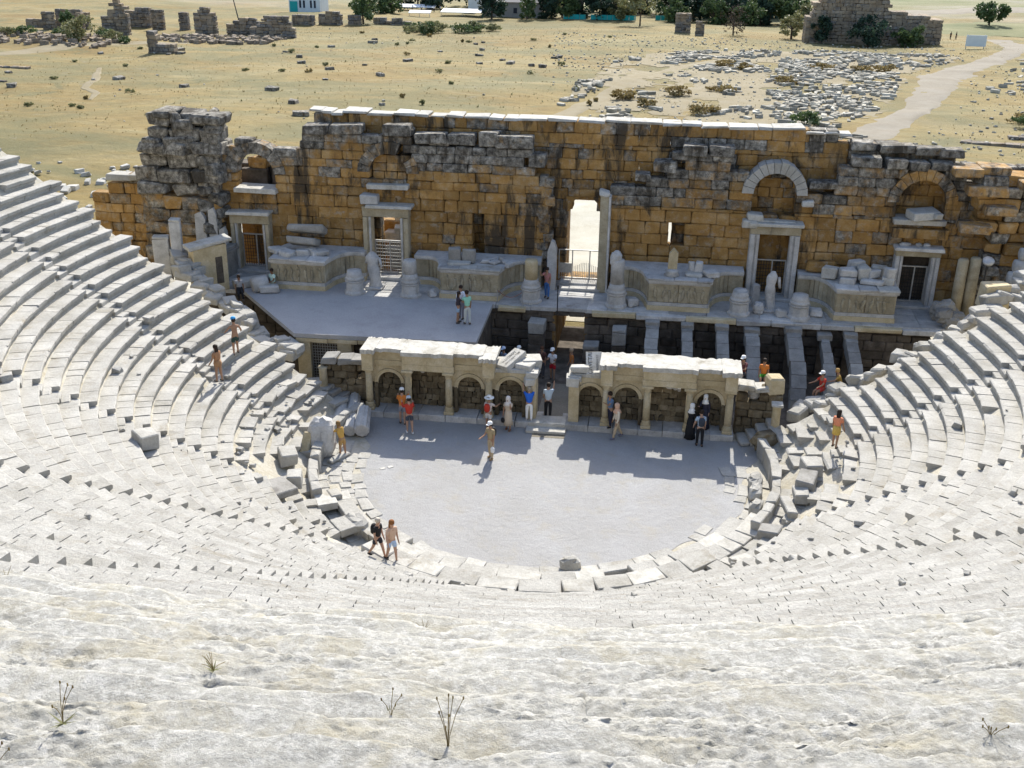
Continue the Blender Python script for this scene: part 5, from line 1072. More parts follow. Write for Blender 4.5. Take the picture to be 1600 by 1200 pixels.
    G = lambda i: V[i]
    # shirt or dress top
    if shirt is not None:
        m = pmat(shirt, 'shirt_cloth'); P = [G(pel) + V3(0, 0, -0.05), G(wai), G(che), G(nb)]; e = [(0, 1), (1, 2), (2, 3)]; r = [(0.165 * k, 0.135 * k), (0.15 * k, 0.12 * k), (0.175 * k, 0.125 * k), (0.085 * k, 0.075 * k)]
        for s in (-1, 1):
            P.append(J['sh', s]); r.append(0.07 * k); e.append((2, len(P) - 1)); P.append(J['sh', s] * 0.35 + J['el', s] * 0.65); r.append(0.066 * k); e.append((len(P) - 2, len(P) - 1))
            if sleeves == 'long': P.append(J['el', s]); r.append(0.056 * k); e.append((len(P) - 2, len(P) - 1)); P.append(J['wr', s]); r.append(0.042 * k); e.append((len(P) - 2, len(P) - 1))
        skin_mesh('shirt', P, e, r, m, t, 1, 0)
    if legs != 'bare':
        m = pmat(trousers, 'trouser_cloth'); P = [G(pel) + V3(0, 0, 0.05), G(pel) + V3(0, 0, -0.03)]; e = [(0, 1)]; r = [(0.155 * k, 0.125 * k), (0.165 * k, 0.13 * k)]
        for s in (-1, 1):
            P.append(J['hp', s]); r.append(0.11 * k); e.append((1, len(P) - 1))
            if legs == 'shorts': P.append(J['hp', s] * 0.3 + J['kn', s] * 0.7); r.append(0.092 * k); e.append((len(P) - 2, len(P) - 1))
            else: P.append(J['kn', s]); r.append(0.076 * k); e.append((len(P) - 2, len(P) - 1)); P.append(J['an', s]); r.append(0.058 * k); e.append((len(P) - 2, len(P) - 1))
        skin_mesh('trousers' if legs == 'long' else 'shorts', P, e, r, m, t, 1, 0)
    if dress:
        c, z1, w_ = dress; zt = G(pel)[2] + 0.12 * k; n = 16; a = Acc(); prof = [(0.15, zt), (0.19, G(pel)[2] - 0.05), (0.16 + w_ * 0.6, (zt + z1) / 2 - 0.1), (0.16 + w_, z1), (0.12 + w_, z1)]
        a.lathe([(q * k, z) for q, z in prof], (0, 0, 0), n, None, 0.5, 0, 0.08); a.build('skirt', pmat(c, 'skirt_cloth'), t, True, world=False)
    hc = (G(hd) + G(ht)) / 2
    if veil:
        a = Acc(); a.blob(hc + V3(0, -0.025, 0.015), np.array([0.115, 0.115, 0.15]) * k, None, 0.03, 12, 8); a.lathe([(0.06 * k, 0.0), (0.13 * k, -0.14 * k), (0.20 * k, -0.27 * k), (0.18 * k, -0.28 * k)], hc + V3(0, -0.04, -0.03), 14); a.build('headscarf', pmat(veil, 'scarf_cloth'), t, True, world=False)
    elif hair is not None:
        a = Acc(); a.blob(hc + V3(0, -0.022, 0.03), np.array([0.098, 0.105, 0.105]) * k, None, 0.04, 12, 8)
        if longhair: a.blob(hc + V3(0, -0.07, -0.13), np.array([0.10, 0.05, 0.16]) * k, None, 0.06, 10, 6)
        a.build('hair', pmat(hair, 'hair'), t, True, world=False)
    if hat:
        c, brim = hat; a = Acc(); a.lathe([(0.112 * k, 0.0), (0.118 * k, 0.04 * k), (0.09 * k, 0.11 * k), (0.03 * k, 0.13 * k)], hc + V3(0, 0.0, 0.045), 14)
        if brim > 0.12: a.lathe([(brim * k, -0.01), (brim * k, 0.006), (0.1 * k, 0.02), (0.1 * k, 0.0)], hc + V3(0, 0, 0.045), 16)
        else: a.box(hc + V3(0.13 * fx, 0.13 * fy, 0.055), np.array([0.075, 0.07, 0.008]) * k, None, 0.004)
        a.build('hat', pmat(c, 'hat_cloth'), t, True, world=False)
    for s in (-1, 1):
        Acc().blob(J['an', s] + V3(0.012 * s, 0.055, -0.035), np.array([0.05, 0.125, 0.045]) * k, None, 0.02, 8, 6).build('shoe', pmat(shoes, 'shoe'), t, True, world=False)
        Acc().blob(G(hd) + V3(0.032 * s + 0.085 * fx, 0.085 * fy, 0.045), np.array([0.013, 0.008, 0.008]) * k, None, 0.0, 6, 4).build('eye', pmat((0.03, 0.02, 0.02), 'eye'), t, True, world=False)
    Acc().box(G(hd) + V3(0.088 * fx, 0.088 * fy, -0.035), np.array([0.022, 0.006, 0.006]) * k, None, 0.002).build('mouth', pmat((0.30, 0.09, 0.07), 'lips'), t, False, world=False)
    if pack:
        a = Acc(); a.blob(G(che) + V3(0, -0.19, -0.08), np.array([0.15, 0.10, 0.22]) * k, None, 0.03, 10, 6)
        b = a.build('backpack', pmat(pack, 'pack_cloth'), None, True, world=False); b.matrix_world = Matrix.Translation(Vector(loc)) @ Matrix.Rotation(rz, 4, 'Z'); tag(b, 'backpack worn by the ' + label, 'backpack'); b['label'] = 'backpack on the back of the ' + ' '.join(label.split(',')[0].split()[:10])
    if bag:
        c, s = bag; a = Acc(); q = J['pm', s] + V3(0.0, 0.02, -0.26); a.blob(q, np.array([0.10, 0.07, 0.14]) * k, None, 0.05, 10, 6); a.tube(q + V3(0, 0, 0.12), J['pm', s], 0.008)
        b = a.build('handbag', pmat(c, 'bag'), None, True, world=False); b.matrix_world = Matrix.Translation(Vector(loc)) @ Matrix.Rotation(rz, 4, 'Z'); tag(b, 'bag held by the ' + ' '.join(label.split(',')[0].split()[:11]), 'bag')
    if camera:
        b = Acc().box(G(hd) + V3(0.02, 0.19, 0.0), (0.06, 0.035, 0.04), None, 0.008).tube(G(hd) + V3(0.02, 0.22, 0), G(hd) + V3(0.02, 0.27, 0), 0.028).build('camera_body', pmat((0.03, 0.03, 0.03), 'camera_plastic'), None, False, world=False)
        b.matrix_world = Matrix.Translation(Vector(loc)) @ Matrix.Rotation(rz, 4, 'Z'); tag(b, 'camera held up by the ' + ' '.join(label.split(',')[0].split()[:10]), 'camera')
    return t
W_ = (0.82, 0.82, 0.80); BK = (0.02, 0.02, 0.022); RD = (0.50, 0.05, 0.03); OR = (0.62, 0.20, 0.04); KH = (0.34, 0.27, 0.16); BE = (0.58, 0.48, 0.36)
UPA = (1.9, 0.25, 1.0)
person('person in a white cap and olive top, standing alone on the sunlit gravel', (-2.41, 0.56, 0.02), 2.6, 1.74, KH, (0.45, 0.36, 0.24), 'tan', hat=(W_, 0.1), legs='long', bag=((0.75, 0.75, 0.75), -1), shoes=(0.3, 0.2, 0.1), armR=(0.5, 0.1, 0.9), pack=(0.03, 0.03, 0.03))
person('person in a red jacket and dark shorts with white shoes, before the left niche front', (-6.5, 2.45, 0.02), 0.4, 1.76, RD, (0.06, 0.07, 0.09), 'fair', hat=((0.45, 0.5, 0.55), 0.1), sleeves='long', legs='shorts', shoes=W_, armL=(0.9, 0.2, 1.3), armR=(0.8, 0.2, 1.2), legL=(0.12, 0.1), legR=(-0.12, 0.05))
person('person in a white cap and orange top behind the one in the red jacket', (-7.05, 3.35, 0.02), 0.1, 1.74, OR, (0.25, 0.25, 0.28), 'fair', hat=(W_, 0.1), sleeves='long', legs='shorts', armL=(0.7, 0.2, 1.2), armR=(0.9, 0.2, 1.2))
person('person in a wide white hat and pale top, near the leftmost part of the passage', (-2.95, 3.3, 0.02), -0.3, 1.68, (0.62, 0.55, 0.5), (0.6, 0.58, 0.55), 'tan', hat=(W_, 0.24), legs='shorts', pack=RD, armR=(0.8, 0.4, 0.9))
person('person in a long cream tunic with a dark bag, holding a hand to the face', (-2.05, 3.5, 0.02), 2.9, 1.66, BE, (0.5, 0.4, 0.3), 'tan', veil=(0.70, 0.66, 0.62), dress=(BE, 0.30, 0.08), legs='bare', bag=(BK, 1), armL=(0.9, 0.1, 2.0), shoes=(0.2, 0.1, 0.06))
person('person in a bright blue shirt and white trousers at the left of the passage', (-1.15, 4.05, 0.3), 0.2, 1.68, (0.03, 0.14, 0.60), W_, 'fair', hair=(0.32, 0.28, 0.22), legs='long', armL=UPA, armR=UPA, shoes=(0.5, 0.5, 0.5))
person('person in a pale blue shirt and black trousers walking through the central passage', (-0.35, 4.95, 0.03), 0.05, 1.80, (0.50, 0.60, 0.70), BK, 'fair', legs='long', armL=(0.3, 0.15, 0.5), armR=(1.5, 0.15, 1.5), legL=(0.1, 0.1), legR=(-0.15, 0.1), camera=True)
person('person in a slate blue shirt and dark trousers before the right niche front', (2.63, 4.0, 0.3), 2.2, 1.74, (0.12, 0.19, 0.30), (0.03, 0.03, 0.05), 'tan', legs='long', armL=(0.9, 0.1, 1.3), shoes=BK, legL=(0.1, 0.1))
person('person in a loose cream shirt and beige trousers strolling past the right niche front', (2.99, 3.45, 0.02), 2.0, 1.72, (0.66, 0.58, 0.46), (0.52, 0.40, 0.26), 'tan', veil=(0.62, 0.40, 0.28), sleeves='long', legs='long', legL=(0.3, 0.1), legR=(-0.3, 0.2), shoes=(0.15, 0.15, 0.2))
person('person in a long black robe and white headscarf before the right niche front', (6.33, 4.0, 0.02), -0.4, 1.66, BK, BK, 'fair', veil=W_, sleeves='long', legs='bare', dress=(BK, 0.03, 0.14), armL=(0.5, 0.1, 1.0))
person('second person in a white headscarf, behind the two dark figures at the right niche', (6.95, 4.5, 0.33), 2.9, 1.66, (0.04, 0.04, 0.06), BK, 'fair', veil=W_, sleeves='long', legs='bare', dress=((0.04, 0.04, 0.06), 0.04, 0.12), armR=(0.8, 0.1, 1.2))
person('person in a light blue shirt and black trousers with a dark backpack, seen from behind', (6.75, 3.25, 0.02), 0.15, 1.74, (0.42, 0.52, 0.62), BK, 'fair', legs='long', pack=(0.05, 0.06, 0.08), shoes=BK, armL=(0.1, 0.3, 0.4))
person('person in a yellow top leaning against the grooved marble block', (-8.9, -0.3, 0.02), 0.9, 1.64, (0.55, 0.33, 0.08), (0.42, 0.26, 0.10), 'tan', hair=(0.22, 0.13, 0.05), longhair=True, legs='shorts', lean=0.35, armL=(0.9, 0.1, 0.3), armR=(0.8, 0.1, 0.3))
pc = seatpt(-25, 0.6, 0.02)
person('person with reddish hair, pink top and pale blue shorts walking on the lowest seats', (-4.6, -8.75, 0.42), -2.3, 1.74, (0.55, 0.38, 0.28), (0.40, 0.52, 0.72), 'fair', hair=(0.22, 0.09, 0.03), longhair=True, legs='shorts', legL=(0.2, 0.1), legR=(-0.2, 0.2), armR=(0.3, 0.35, 0.2))
person('person in a black top with pale hair striding on the lowest seats', (-5.15, -8.65, 0.50), -2.0, 1.66, BK, (0.03, 0.03, 0.04), 'fair', hair=(0.5, 0.45, 0.38), legs='shorts', legL=(0.35, 0.1), legR=(-0.35, 0.25), pack=BK, shoes=BK)
person('person in a tan sleeveless dress with dark hair, standing on the left seats', (-14.25, -0.35, 3.30), 1.2, 1.66, (0.36, 0.19, 0.10), (0.4, 0.2, 0.1), 'tan', longhair=True, legs='bare', dress=((0.36, 0.20, 0.10), 0.75, 0.02), armL=(0.2, 0.2, 0.4))
person('bare chested person in a bright blue cap and dark shorts on the left seats', (-14.4, 2.15, 3.50), 0.6, 1.76, None, (0.03, 0.06, 0.05), 'tan', hat=((0.05, 0.30, 0.62), 0.1), legs='shorts', armL=(0.5, 0.5, 0.5), armR=(0.3, 0.5, 0.7), legR=(0.5, 0.7))
person('person in an orange pink top and yellow skirt with dark hair, on the right seats', (12.1, 0.14, 1.95), -0.6, 1.66, (0.70, 0.26, 0.14), (0.6, 0.45, 0.1), 'tan', longhair=True, legs='bare', dress=((0.62, 0.42, 0.10), 1.95 - 1.3, 0.03), armR=(0.1, 0.25, 0.3))
person('seated person in a white cap and red top at the foot of the fifth rib', (12.35, 6.4, 1.45), 2.2, 1.7, RD, (0.60, 0.06, 0.05), 'tan', hat=(W_, 0.1), legs='shorts', sit=True, armL=(0.8, 0.2, 0.6), armR=(0.9, 0.2, 0.6))
person('seated person in a mustard top and bright green shorts beside the right seats', (13.2, 6.6, 1.6), 1.6, 1.68, (0.45, 0.28, 0.07), (0.03, 0.45, 0.16), 'tan', hair=(0.35, 0.22, 0.08), legs='shorts', sit=True, lean=0.3, armL=(0.9, 0.2, 0.5))
person('seated person in an orange top and green shorts before the fourth rib', (9.6, 6.3, 2.0), 3.0, 1.66, OR, (0.08, 0.32, 0.04), 'tan', legs='shorts', sit=True)
person('seated person in a white cap and dark top behind the right niche front', (8.65, 6.35, 2.0), 2.6, 1.7, (0.16, 0.06, 0.06), (0.06, 0.06, 0.07), 'tan', hat=(W_, 0.1), legs='shorts', sit=True, armL=(0.9, 0.2, 1.0))
person('person in a white shirt at the back of the group of three on the stage', (-5.45, 10.1, 2.92), 2.9, 1.76, (0.74, 0.76, 0.82), (0.2, 0.2, 0.24), 'tan', sleeves='long', legs='long', armL=(0.5, 0.3, 1.0))
person('person in dark top and pale blue shorts in the group of three on stage', (-5.5, 9.45, 2.92), -1.2, 1.64, (0.05, 0.04, 0.05), (0.30, 0.42, 0.55), 'tan', longhair=True, legs='shorts', armR=(0.9, 0.1, 1.0))
person('person in a mint green shirt and pale trousers on the stage, seen from behind', (-5.0, 9.35, 2.92), 0.5, 1.72, (0.28, 0.58, 0.44), (0.52, 0.55, 0.52), 'tan', legs='long', lean=0.12, armL=(0.7, 0.2, 0.9))
person('person in a reddish top and blue jeans left of the central gate', (-1.45, 14.0, 2.92), 2.8, 1.70, (0.42, 0.20, 0.19), (0.06, 0.15, 0.38), 'tan', legs='long', armR=(1.2, 0.2, 1.6))
person('seated person in a pale green shirt at the far left podium', (-16.45, 12.9, 2.82), 2.7, 1.7, (0.52, 0.68, 0.60), (0.30, 0.30, 0.22), 'brown', legs='long', sit=True, armL=(0.6, 0.2, 0.9))
person('seated person in a grey top and black skirt at the left edge of the stage', (-17.75, 11.3, 2.95), 3.6, 1.66, (0.30, 0.30, 0.31), BK, 'brown', legs='long', sit=True, dress=(BK, 0.25, 0.08))
person('person in a white cap, white shirt and red shorts in the shaded passage', (-0.62, 9.6, 0.02), 2.9, 1.72, (0.70, 0.70, 0.72), (0.40, 0.02, 0.03), 'tan', hat=(W_, 0.1), legs='shorts', armL=(0.7, 0.1, 1.4), armR=(0.7, 0.1, 1.4))
person('person in an orange top and tan trousers in the shaded passage', (0.35, 9.8, 0.02), 1.9, 1.70, (0.50, 0.18, 0.05), (0.36, 0.28, 0.22), 'tan', hair=(0.4, 0.3, 0.2), legs='long', legL=(0.2, 0.1), legR=(-0.15, 0.1))
person('person in a white cap resting in the shade under the stage, left of the passage', (-2.35, 9.6, 0.02), 2.9, 1.72, (0.25, 0.27, 0.30), (0.1, 0.1, 0.13), 'tan', hat=(W_, 0.1), legs='long')
person('person in a pale blue cap and shirt shaded behind the left niche front', (-3.1, 9.4, 0.02), 2.5, 1.7, (0.30, 0.38, 0.50), (0.2, 0.2, 0.22), 'tan', hat=((0.55, 0.65, 0.82), 0.1), legs='long')
person('dark clothed person standing left of the white capped one in the shaded passage', (-1.2, 9.9, 0.02), 2.9, 1.68, (0.12, 0.06, 0.05), (0.08, 0.08, 0.09), 'tan', hair=(0.1, 0.05, 0.03), legs='long')
person('person in dark red sitting in the shade right of the passage', (1.35, 7.6, 0.1), 2.4, 1.68, (0.35, 0.03, 0.04), (0.05, 0.05, 0.06), 'tan', legs='long', sit=True)

# ================================================================ the plain beyond: paths, marble field, ruins, trees, buildings
M['dirt_track'] = dirt('dry_track_earth', (0.19, 0.155, 0.085), (0.215, 0.18, 0.11), (0.235, 0.205, 0.14), 0.4)
sheet('dirt_path', [(25.5, 80), (29.8, 90), (35.5, 103), (41.5, 122), (47.5, 143), (56.5, 163), (63, 175), (75, 200), (80, 235)], [4.6, 4.2, 4.2, 5.2, 6.8, 6.2, 5.5, 5, 6], M['path'], 0.07)
sheet('narrow_path', [(-12, 76), (-9.3, 86), (-6.7, 97.2), (-2.8, 114), (1.2, 134.8), (7.3, 150.9), (14.2, 163.8), (24, 172)], [5, 4.2, 3.0, 2.4, 2.4, 2.4, 2, 1.6], M['dirt_track'], 0.06)
sheet('foot_track', [(-86, 128), (-78.5, 112), (-76, 104), (-71.8, 99.6), (-69.7, 93.5)], [0.8, 1.4, 1.4, 1.2, 0.6], M['dirt_track'], 0.06)
sheet('gravel_track', [(-140, 132), (-109.5, 140), (-107, 147.7), (-103, 160), (-90, 172)], [4, 5, 6, 6, 3], M['dirt_track'], 0.07)
sheet('far_road', [(40, 300), (75, 330), (110, 352), (170, 350), (260, 330)], [16, 22, 26, 30, 30], M['path'], 0.2, 9, 0.15, 4)
sheet('side_road', [(70, 178), (84, 190), (110, 200), (160, 214)], [5, 9, 13, 18], M['path'], 0.12, 9, 0.15, 3)
M['marble_field'] = stone('field_marble', (0.26, 0.235, 0.185), (0.36, 0.335, 0.275), (0.46, 0.435, 0.37), 0.8, (0.6, 1.45), (0.20, 0.17, 0.12), (0.55, 0.70), None, 0.5, 0.03)
M['green_flat'] = dirt('green_pasture', (0.10, 0.115, 0.045), (0.15, 0.15, 0.065), (0.21, 0.195, 0.10), 0.06)
sheet('green_flat', [(66, 262), (95, 268), (150, 262), (230, 250)], [18, 46, 60, 60], M['green_flat'], 0.1, 25, 0.3, 3)
PATHS = [np.array([(25.5, 80), (29.8, 90), (35.5, 103), (41.5, 122), (47.5, 143), (56.5, 163), (63, 175)]), np.array([(-12, 76), (-9.3, 86), (-6.7, 97.2), (-2.8, 114), (1.2, 134.8), (7.3, 150.9), (14.2, 163.8), (24, 172)])]
def near_path(x, y):
    d = 1e9
    for P, w_ in zip(PATHS, (4.6, 2.4)):
        for a, b in zip(P[:-1], P[1:]):
            ab = b - a; q = np.clip(((x - a[0]) * ab[0] + (y - a[1]) * ab[1]) / (ab @ ab), 0, 1); d = min(d, math.hypot(x - a[0] - q * ab[0], y - a[1] - q * ab[1]) - w_)
    return d
POLY = [(-9.4, 101), (-6.6, 146), (0.3, 171), (11.3, 181), (30.2, 187), (56, 188), (58, 177), (44, 151), (36, 121), (32, 104), (24, 84), (12, 82), (2, 80), (-4, 88)]
def inside(x, y, P):
    c = False; n = len(P)
    for i in range(n):
        (x0, y0), (x1, y1) = P[i], P[(i + 1) % n]
        if (y0 > y) != (y1 > y) and x < (x1 - x0) * (y - y0) / (y1 - y0) + x0: c = not c
    return c
spots = []
while len(spots) < 1700:
    x, y = U(-10, 58), U(78, 189)
    if not inside(x, y, POLY) or near_path(x, y) < 0: continue
    n_ = float(fbm(np.array([[x / 7.0, y / 11.0, 4.4]]), 3)[0]); far = (y - 80) / 110
    if n_ < 0.16 - 0.42 * far * (x > 6) - (0.35 if 22 < x < 38 and y < 150 else 0): continue
    spots.append((x, y))
for k in range(130):   # right of the dirt path
    x, y = U(50, 70), U(110, 172)
    if near_path(x, y) > 1.0 and float(vnoise(np.array([[x / 6, y / 8, 9.1]]))[0]) > -0.1: spots.append((x, y))
for k in range(90): spots.append((U(-12, 26), U(72, 82)))
def where(x, y):
    if y < 84: return ('stone in the rubble right behind the back wall', 'stones behind the back wall')
    if x > 48 and y < 175: return ('marble piece right of the dirt path', 'marbles right of the dirt path')
    if y > 160: return ('marble block in rows below the big ruin', 'marble rows below the big ruin')
    bd = 'at the front of' if y < 108 else 'in the middle of' if y < 138 else 'at the back of'
    if x > 20: return ('marble block %s the cluster left of dirt path' % bd, 'marbles beside the dirt path')
    if x < 2: return ('marble block along the narrow path', 'marbles along the narrow path')
    return ('marble block %s the open marble field' % bd, 'marbles in the middle of the field')
X = np.arange(-14, 62, 1.1); Y = np.arange(76, 192, 1.4); V = []; F = []; idx = {}
for i, x in enumerate(X):
    for j, y in enumerate(Y):
        n_ = float(fbm(np.array([[x / 9.0, y / 13.0, 8.4]]), 4)[0])
        if inside(x, y, POLY) and n_ > -0.22:
            q = []
            for dx, dy in ((0, 0), (1, 0), (1, 1), (0, 1)):
                kk = (i + dx, j + dy)
                if kk not in idx: idx[kk] = len(V); xx, yy = -14 + 1.1 * kk[0], 76 + 1.4 * kk[1]; xx += 0.4 * math.sin(kk[0] * 7.7 + kk[1] * 3.1); V.append((xx, yy, gz_at(xx, yy) + 0.035))
                q.append(idx[kk])
            F.append(q)
a = Acc(); a.add(V, F); tag(a.build('stony_ground', M['dirt_track'], smooth=True), kind='structure')
rest = Acc(); order = []
for x, y in spots:
    big = rng.random() < 0.12; h = (U(0.3, 0.72) * (1.6 if big else 1), U(0.16, 0.30), U(0.13, 0.27)); rot = rotz((-0.35 if rng.random() < 0.55 else 0.9) + U(-0.6, 0.6)) @ roty(U(-0.08, 0.08)); order.append((h[0] * 2 / math.hypot(x - 4, y + 41), x, y, h, rot))
order.sort(key=lambda a: -a[0])
for i, (_, x, y, h, rot) in enumerate(order):
    z = gz_at(x, y) + h[2] * 0.75; tn = rng.random()
    if i < 290: lb, gp = where(x, y); lb = ('bright white ' if tn > 0.7 else 'greyish ') + ('long ' if h[0] > 0.68 else 'short ' if h[0] < 0.5 else '') + lb+ (', tilted' if abs(h[2] - 0.2) > 0.045 else '') * 0; tag(Acc().box((x, y, z), h, rot, 0.05, 0.08, tn).build('marble_block', M['marble_field']), lb, 'marble block', gp)
    else: rest.box((x, y, z), h, rot, 0.05, 0.08, tn)
rest.build('scattered_marbles', M['marble_field'], kind='stuff')
rest = Acc()
for k in range(3200):   # pebbles and field stones
    x, y = U(-90, 62), U(68, 215)
    if near_path(x, y) < -0.5 or (x < -8 - (y - 80) * 0.1 and rng.random() < 0.97): continue
    s_ = U(0.07, 0.22); rest.box((x, y, gz_at(x, y) + s_ * 0.4), (s_, s_ * U(0.5, 1), s_ * 0.6), rotz(U(0, 3)), 0.05, 0.06, None, 0)
rest.build('field_stones', M['marble_field'], kind='stuff')
rest = Acc()
for k in range(260):
    x, y = (U(-16, 6), U(74, 84)) if k < 170 else (U(-58, -40), U(24, 52)); s_ = U(0.12, 0.45); rest.box((x, y, gz_at(x, y) + s_ * 0.4), (s_, s_ * U(0.4, 1), s_ * 0.5), rotz(U(0, 3)) @ roty(U(-0.3, 0.3)), 0.05, 0.07)
rest.build('wall_rubble', M['slab'], kind='stuff')
# dry grass tufts
def tufts(name, n, box, mat, hmin, hmax, pred=None):
    V = []; F = []; T = []; c = 0
    for k in range(n):
        x, y = U(box[0], box[1]), U(box[2], box[3])
        if pred and not pred(x, y): continue
        z = gz_at(x, y); s_ = U(hmin, hmax)
        for b in range(4):
            a_ = U(0, 6.28); dx, dy = math.cos(a_) * s_ * 0.7, math.sin(a_) * s_ * 0.7; px, py = -dy * 0.35, dx * 0.35
            V += [(x - px, y - py, z - 0.05), (x + px, y + py, z - 0.05), (x + dx, y + dy, z + s_ * U(0.6, 1.0))]; F.append((c, c + 1, c + 2)); T.append(rng.random()); c += 3
    a = Acc(); a.add(V, F); a.T = T; return a.build(name, mat, kind='stuff')
tufts('dry_grass', 9000, (-100, 75, 62, 230), M['straw'], 0.08, 0.22, lambda x, y: near_path(x, y) > 0.2)
tufts('green_weeds', 1500, (-110, 60, 70, 260), M['leaf_pale'], 0.12, 0.35, lambda x, y: float(fbm(np.array([[x / 14, y / 20, 1.7]]), 3)[0]) > 0.25 and near_path(x, y) > 0.5)
# ---------------------------------------------------------------- plants
def crown(c, h, n, leaf, seed, clumps=18, hollow=0.35):
    g = np.random.default_rng(seed); V = []; T = []; cc = []
    while len(cc) < clumps:
        p = g.random(3) * 2 - 1; r = np.linalg.norm(p)
        if hollow < r < 1: cc.append((p, 0.22 + 0.22 * g.random()))
    n = int(n * 1.7)
    for k in range(n):
        p, s = cc[g.integers(clumps)]; q = g.normal(size=3); q = p + q / np.linalg.norm(q) * s * g.random() ** 0.4
        ctr = np.array(c) + q * np.array(h); u = g.normal(size=3); u /= np.linalg.norm(u); v = np.cross(u, g.normal(size=3)); v /= np.linalg.norm(v); l = leaf * (0.6 + 0.8 * g.random())
        V += [ctr - u * l, ctr - v * l * 0.6, ctr + u * l, ctr + v * l * 0.6]; T.append(g.random())
    a = Acc(); a.add(np.array(V), [[4 * i, 4 * i + 1, 4 * i + 2, 4 * i + 3] for i in range(n)]); a.T = T; return a
def tree(label, x, y, h, w_, mat, n=900, leaf=0.42, trunk=0.3, group='trees on the plain', cat='tree', name='tree', lift=-0.02, hol=0.1):
    z = gz_at(x, y); t = thing(name, label, cat, (x, y, z), 0, group); sd_ = rng.randrange(1 << 30)
    crown((x, y, z + h * (0.52 + lift * 0.5)), (w_ / 2, w_ / 2, h * (0.5 - lift * 0.5)), n, leaf, sd_, 22, hol).build('crown', mat, t)
    a = Acc(); a.tube((x, y, z - 0.2), (x + U(-0.2, 0.2), y, z + h * 0.5), trunk, trunk * 0.6, 8)
    for k in range(5): q = U(0, 6.28); a.tube((x, y, z + h * U(0.25, 0.45)), (x + math.cos(q) * w_ * 0.32, y + math.sin(q) * w_ * 0.32, z + h * U(0.55, 0.8)), trunk * 0.4, trunk * 0.12, 5)
    a.build('trunk', M['bark'], t); return t
D, MD, PA = M['leaf_dark'], M['leaf_mid'], M['leaf_pale']
tree('dark dense pine standing between the white kiosk and the gabled house', -43.3, 262.9, 9.5, 8.5, D, 1300)
tree('dark pine right of the gabled house, first of a pair', -25.5, 276, 12, 9, D, 1300); tree('dark pine right of the gabled house, second of a pair', -19.5, 271, 11, 9, D, 1300)
tree('small pale shrubby tree before the gabled house', -33.5, 262, 6, 5, MD, 600, 0.35)
tree('yellow green tree against the left side of the dark pines', -28.0, 272, 7, 5, PA, 600, 0.35)
tree('soft grey green tree behind the turquoise fence', -11, 272, 9.5, 9, MD, 1100); tree('wide pale olive tree with a thin trunk before the turquoise fence', -3.1, 247.8, 9.5, 11, PA, 700, 0.36, 0.22, lift=0.2)
tree('leafy mid green tree right of the pale olive tree', 3.0, 285, 10.5, 11, MD, 1100)
for k, (x, y) in enumerate(((7, 287), (12.5, 291), (18, 287), (23.5, 292), (29, 296), (-2, 300), (-12, 292), (-22, 300), (34, 300), (39, 306))): tree('tall dark evergreen in the row at the top of the picture', x, y, 15, 11, D, 1700, 0.6, 0.35, 'dark evergreens in a row')
tree('broad bushy green tree beside the big ruin', 30.8, 272, 9, 13, MD, 1500, 0.45, lift=0.15)
tree('grey leafed shrub at the left foot of the big ruin', 31.8, 222, 5, 5.5, PA, 600, 0.3, cat='shrub', name='shrub', lift=0.1)
tree('small bare grey tree standing before the dark evergreens', 18.9, 224, 6.5, 6, M['bark'], 260, 0.22, 0.2)
tree('pale green tree behind the ruined walls near the turquoise building', -70.2, 231, 6.5, 7, MD, 800, 0.35)
for k, (x, y, h, w_) in enumerate(((-78, 262, 5, 8), (-73, 268, 5, 8), (-66, 300, 9, 9), (-58, 312, 10, 10), (-50, 308, 9, 10), (-74, 310, 8, 10), (-86, 300, 7, 9), (-66, 292, 6, 9), (-80, 306, 7, 12))): tree(['low green shrub right of the turquoise building, nearer one', 'low green shrub right of the turquoise building, farther one', 'dark tree behind the parked row, leftmost', 'dark tree behind the parked row, second', 'dark tree behind the parked row, third', 'dark tree left behind the pale road', 'dark tree beyond the turquoise building', 'low dark tree behind the long white awning', 'broad dark tree at the top left of the pale road'][k], x, y, h, w_, MD if k < 2 else D, 900)
tree('round dark green bush alone on the far right flat', 88.4, 276, 5.5, 8, MD, 1000, 0.4, cat='bush', name='bush', lift=0.05)
for k, (x, y, h, w_, lb) in enumerate(((36.8, 209.5, 5.5, 4.5, 'dark bush at the left of the big ruin wall'), (46, 205.5, 6.0, 9, 'widest dark bush at the middle of the big ruin wall'), (54.5, 207.5, 4.2, 6, 'low green bush at the right of the big ruin wall'))): tree(lb, x, y, h, w_, D if k < 2 else MD, 900, 0.32, cat='bush', name='bush', lift=0.05)
tree('small spreading tree beside the gravel track at left', -106.5, 160, 5, 6, PA, 600, 0.28, 0.14); tree('slim dark green shrub amid the ruined walls at left', -117, 176, 4.5, 3, MD, 400, 0.28, cat='shrub', name='shrub', lift=0.1)
for k in range(9): tree('low green weed bush amid the ruined walls at left', -128 + 3.6 * k + U(-1, 1), 168 + U(-4, 8), U(1.2, 2.0), U(2.5, 4.5), PA if k % 2 else MD, 260, 0.22, 0.05, 'weed bushes at the ruined walls', 'bush', 'bush', 0.05)
for k in range(12): tree('soft green bush in the strip of green scrub on the plain', U(-56, -37), U(207, 226), U(1.4, 2.6), U(3.5, 6), PA if k % 3 else MD, 320, 0.25, 0.05, 'green scrub strip', 'bush', 'bush', 0.05)
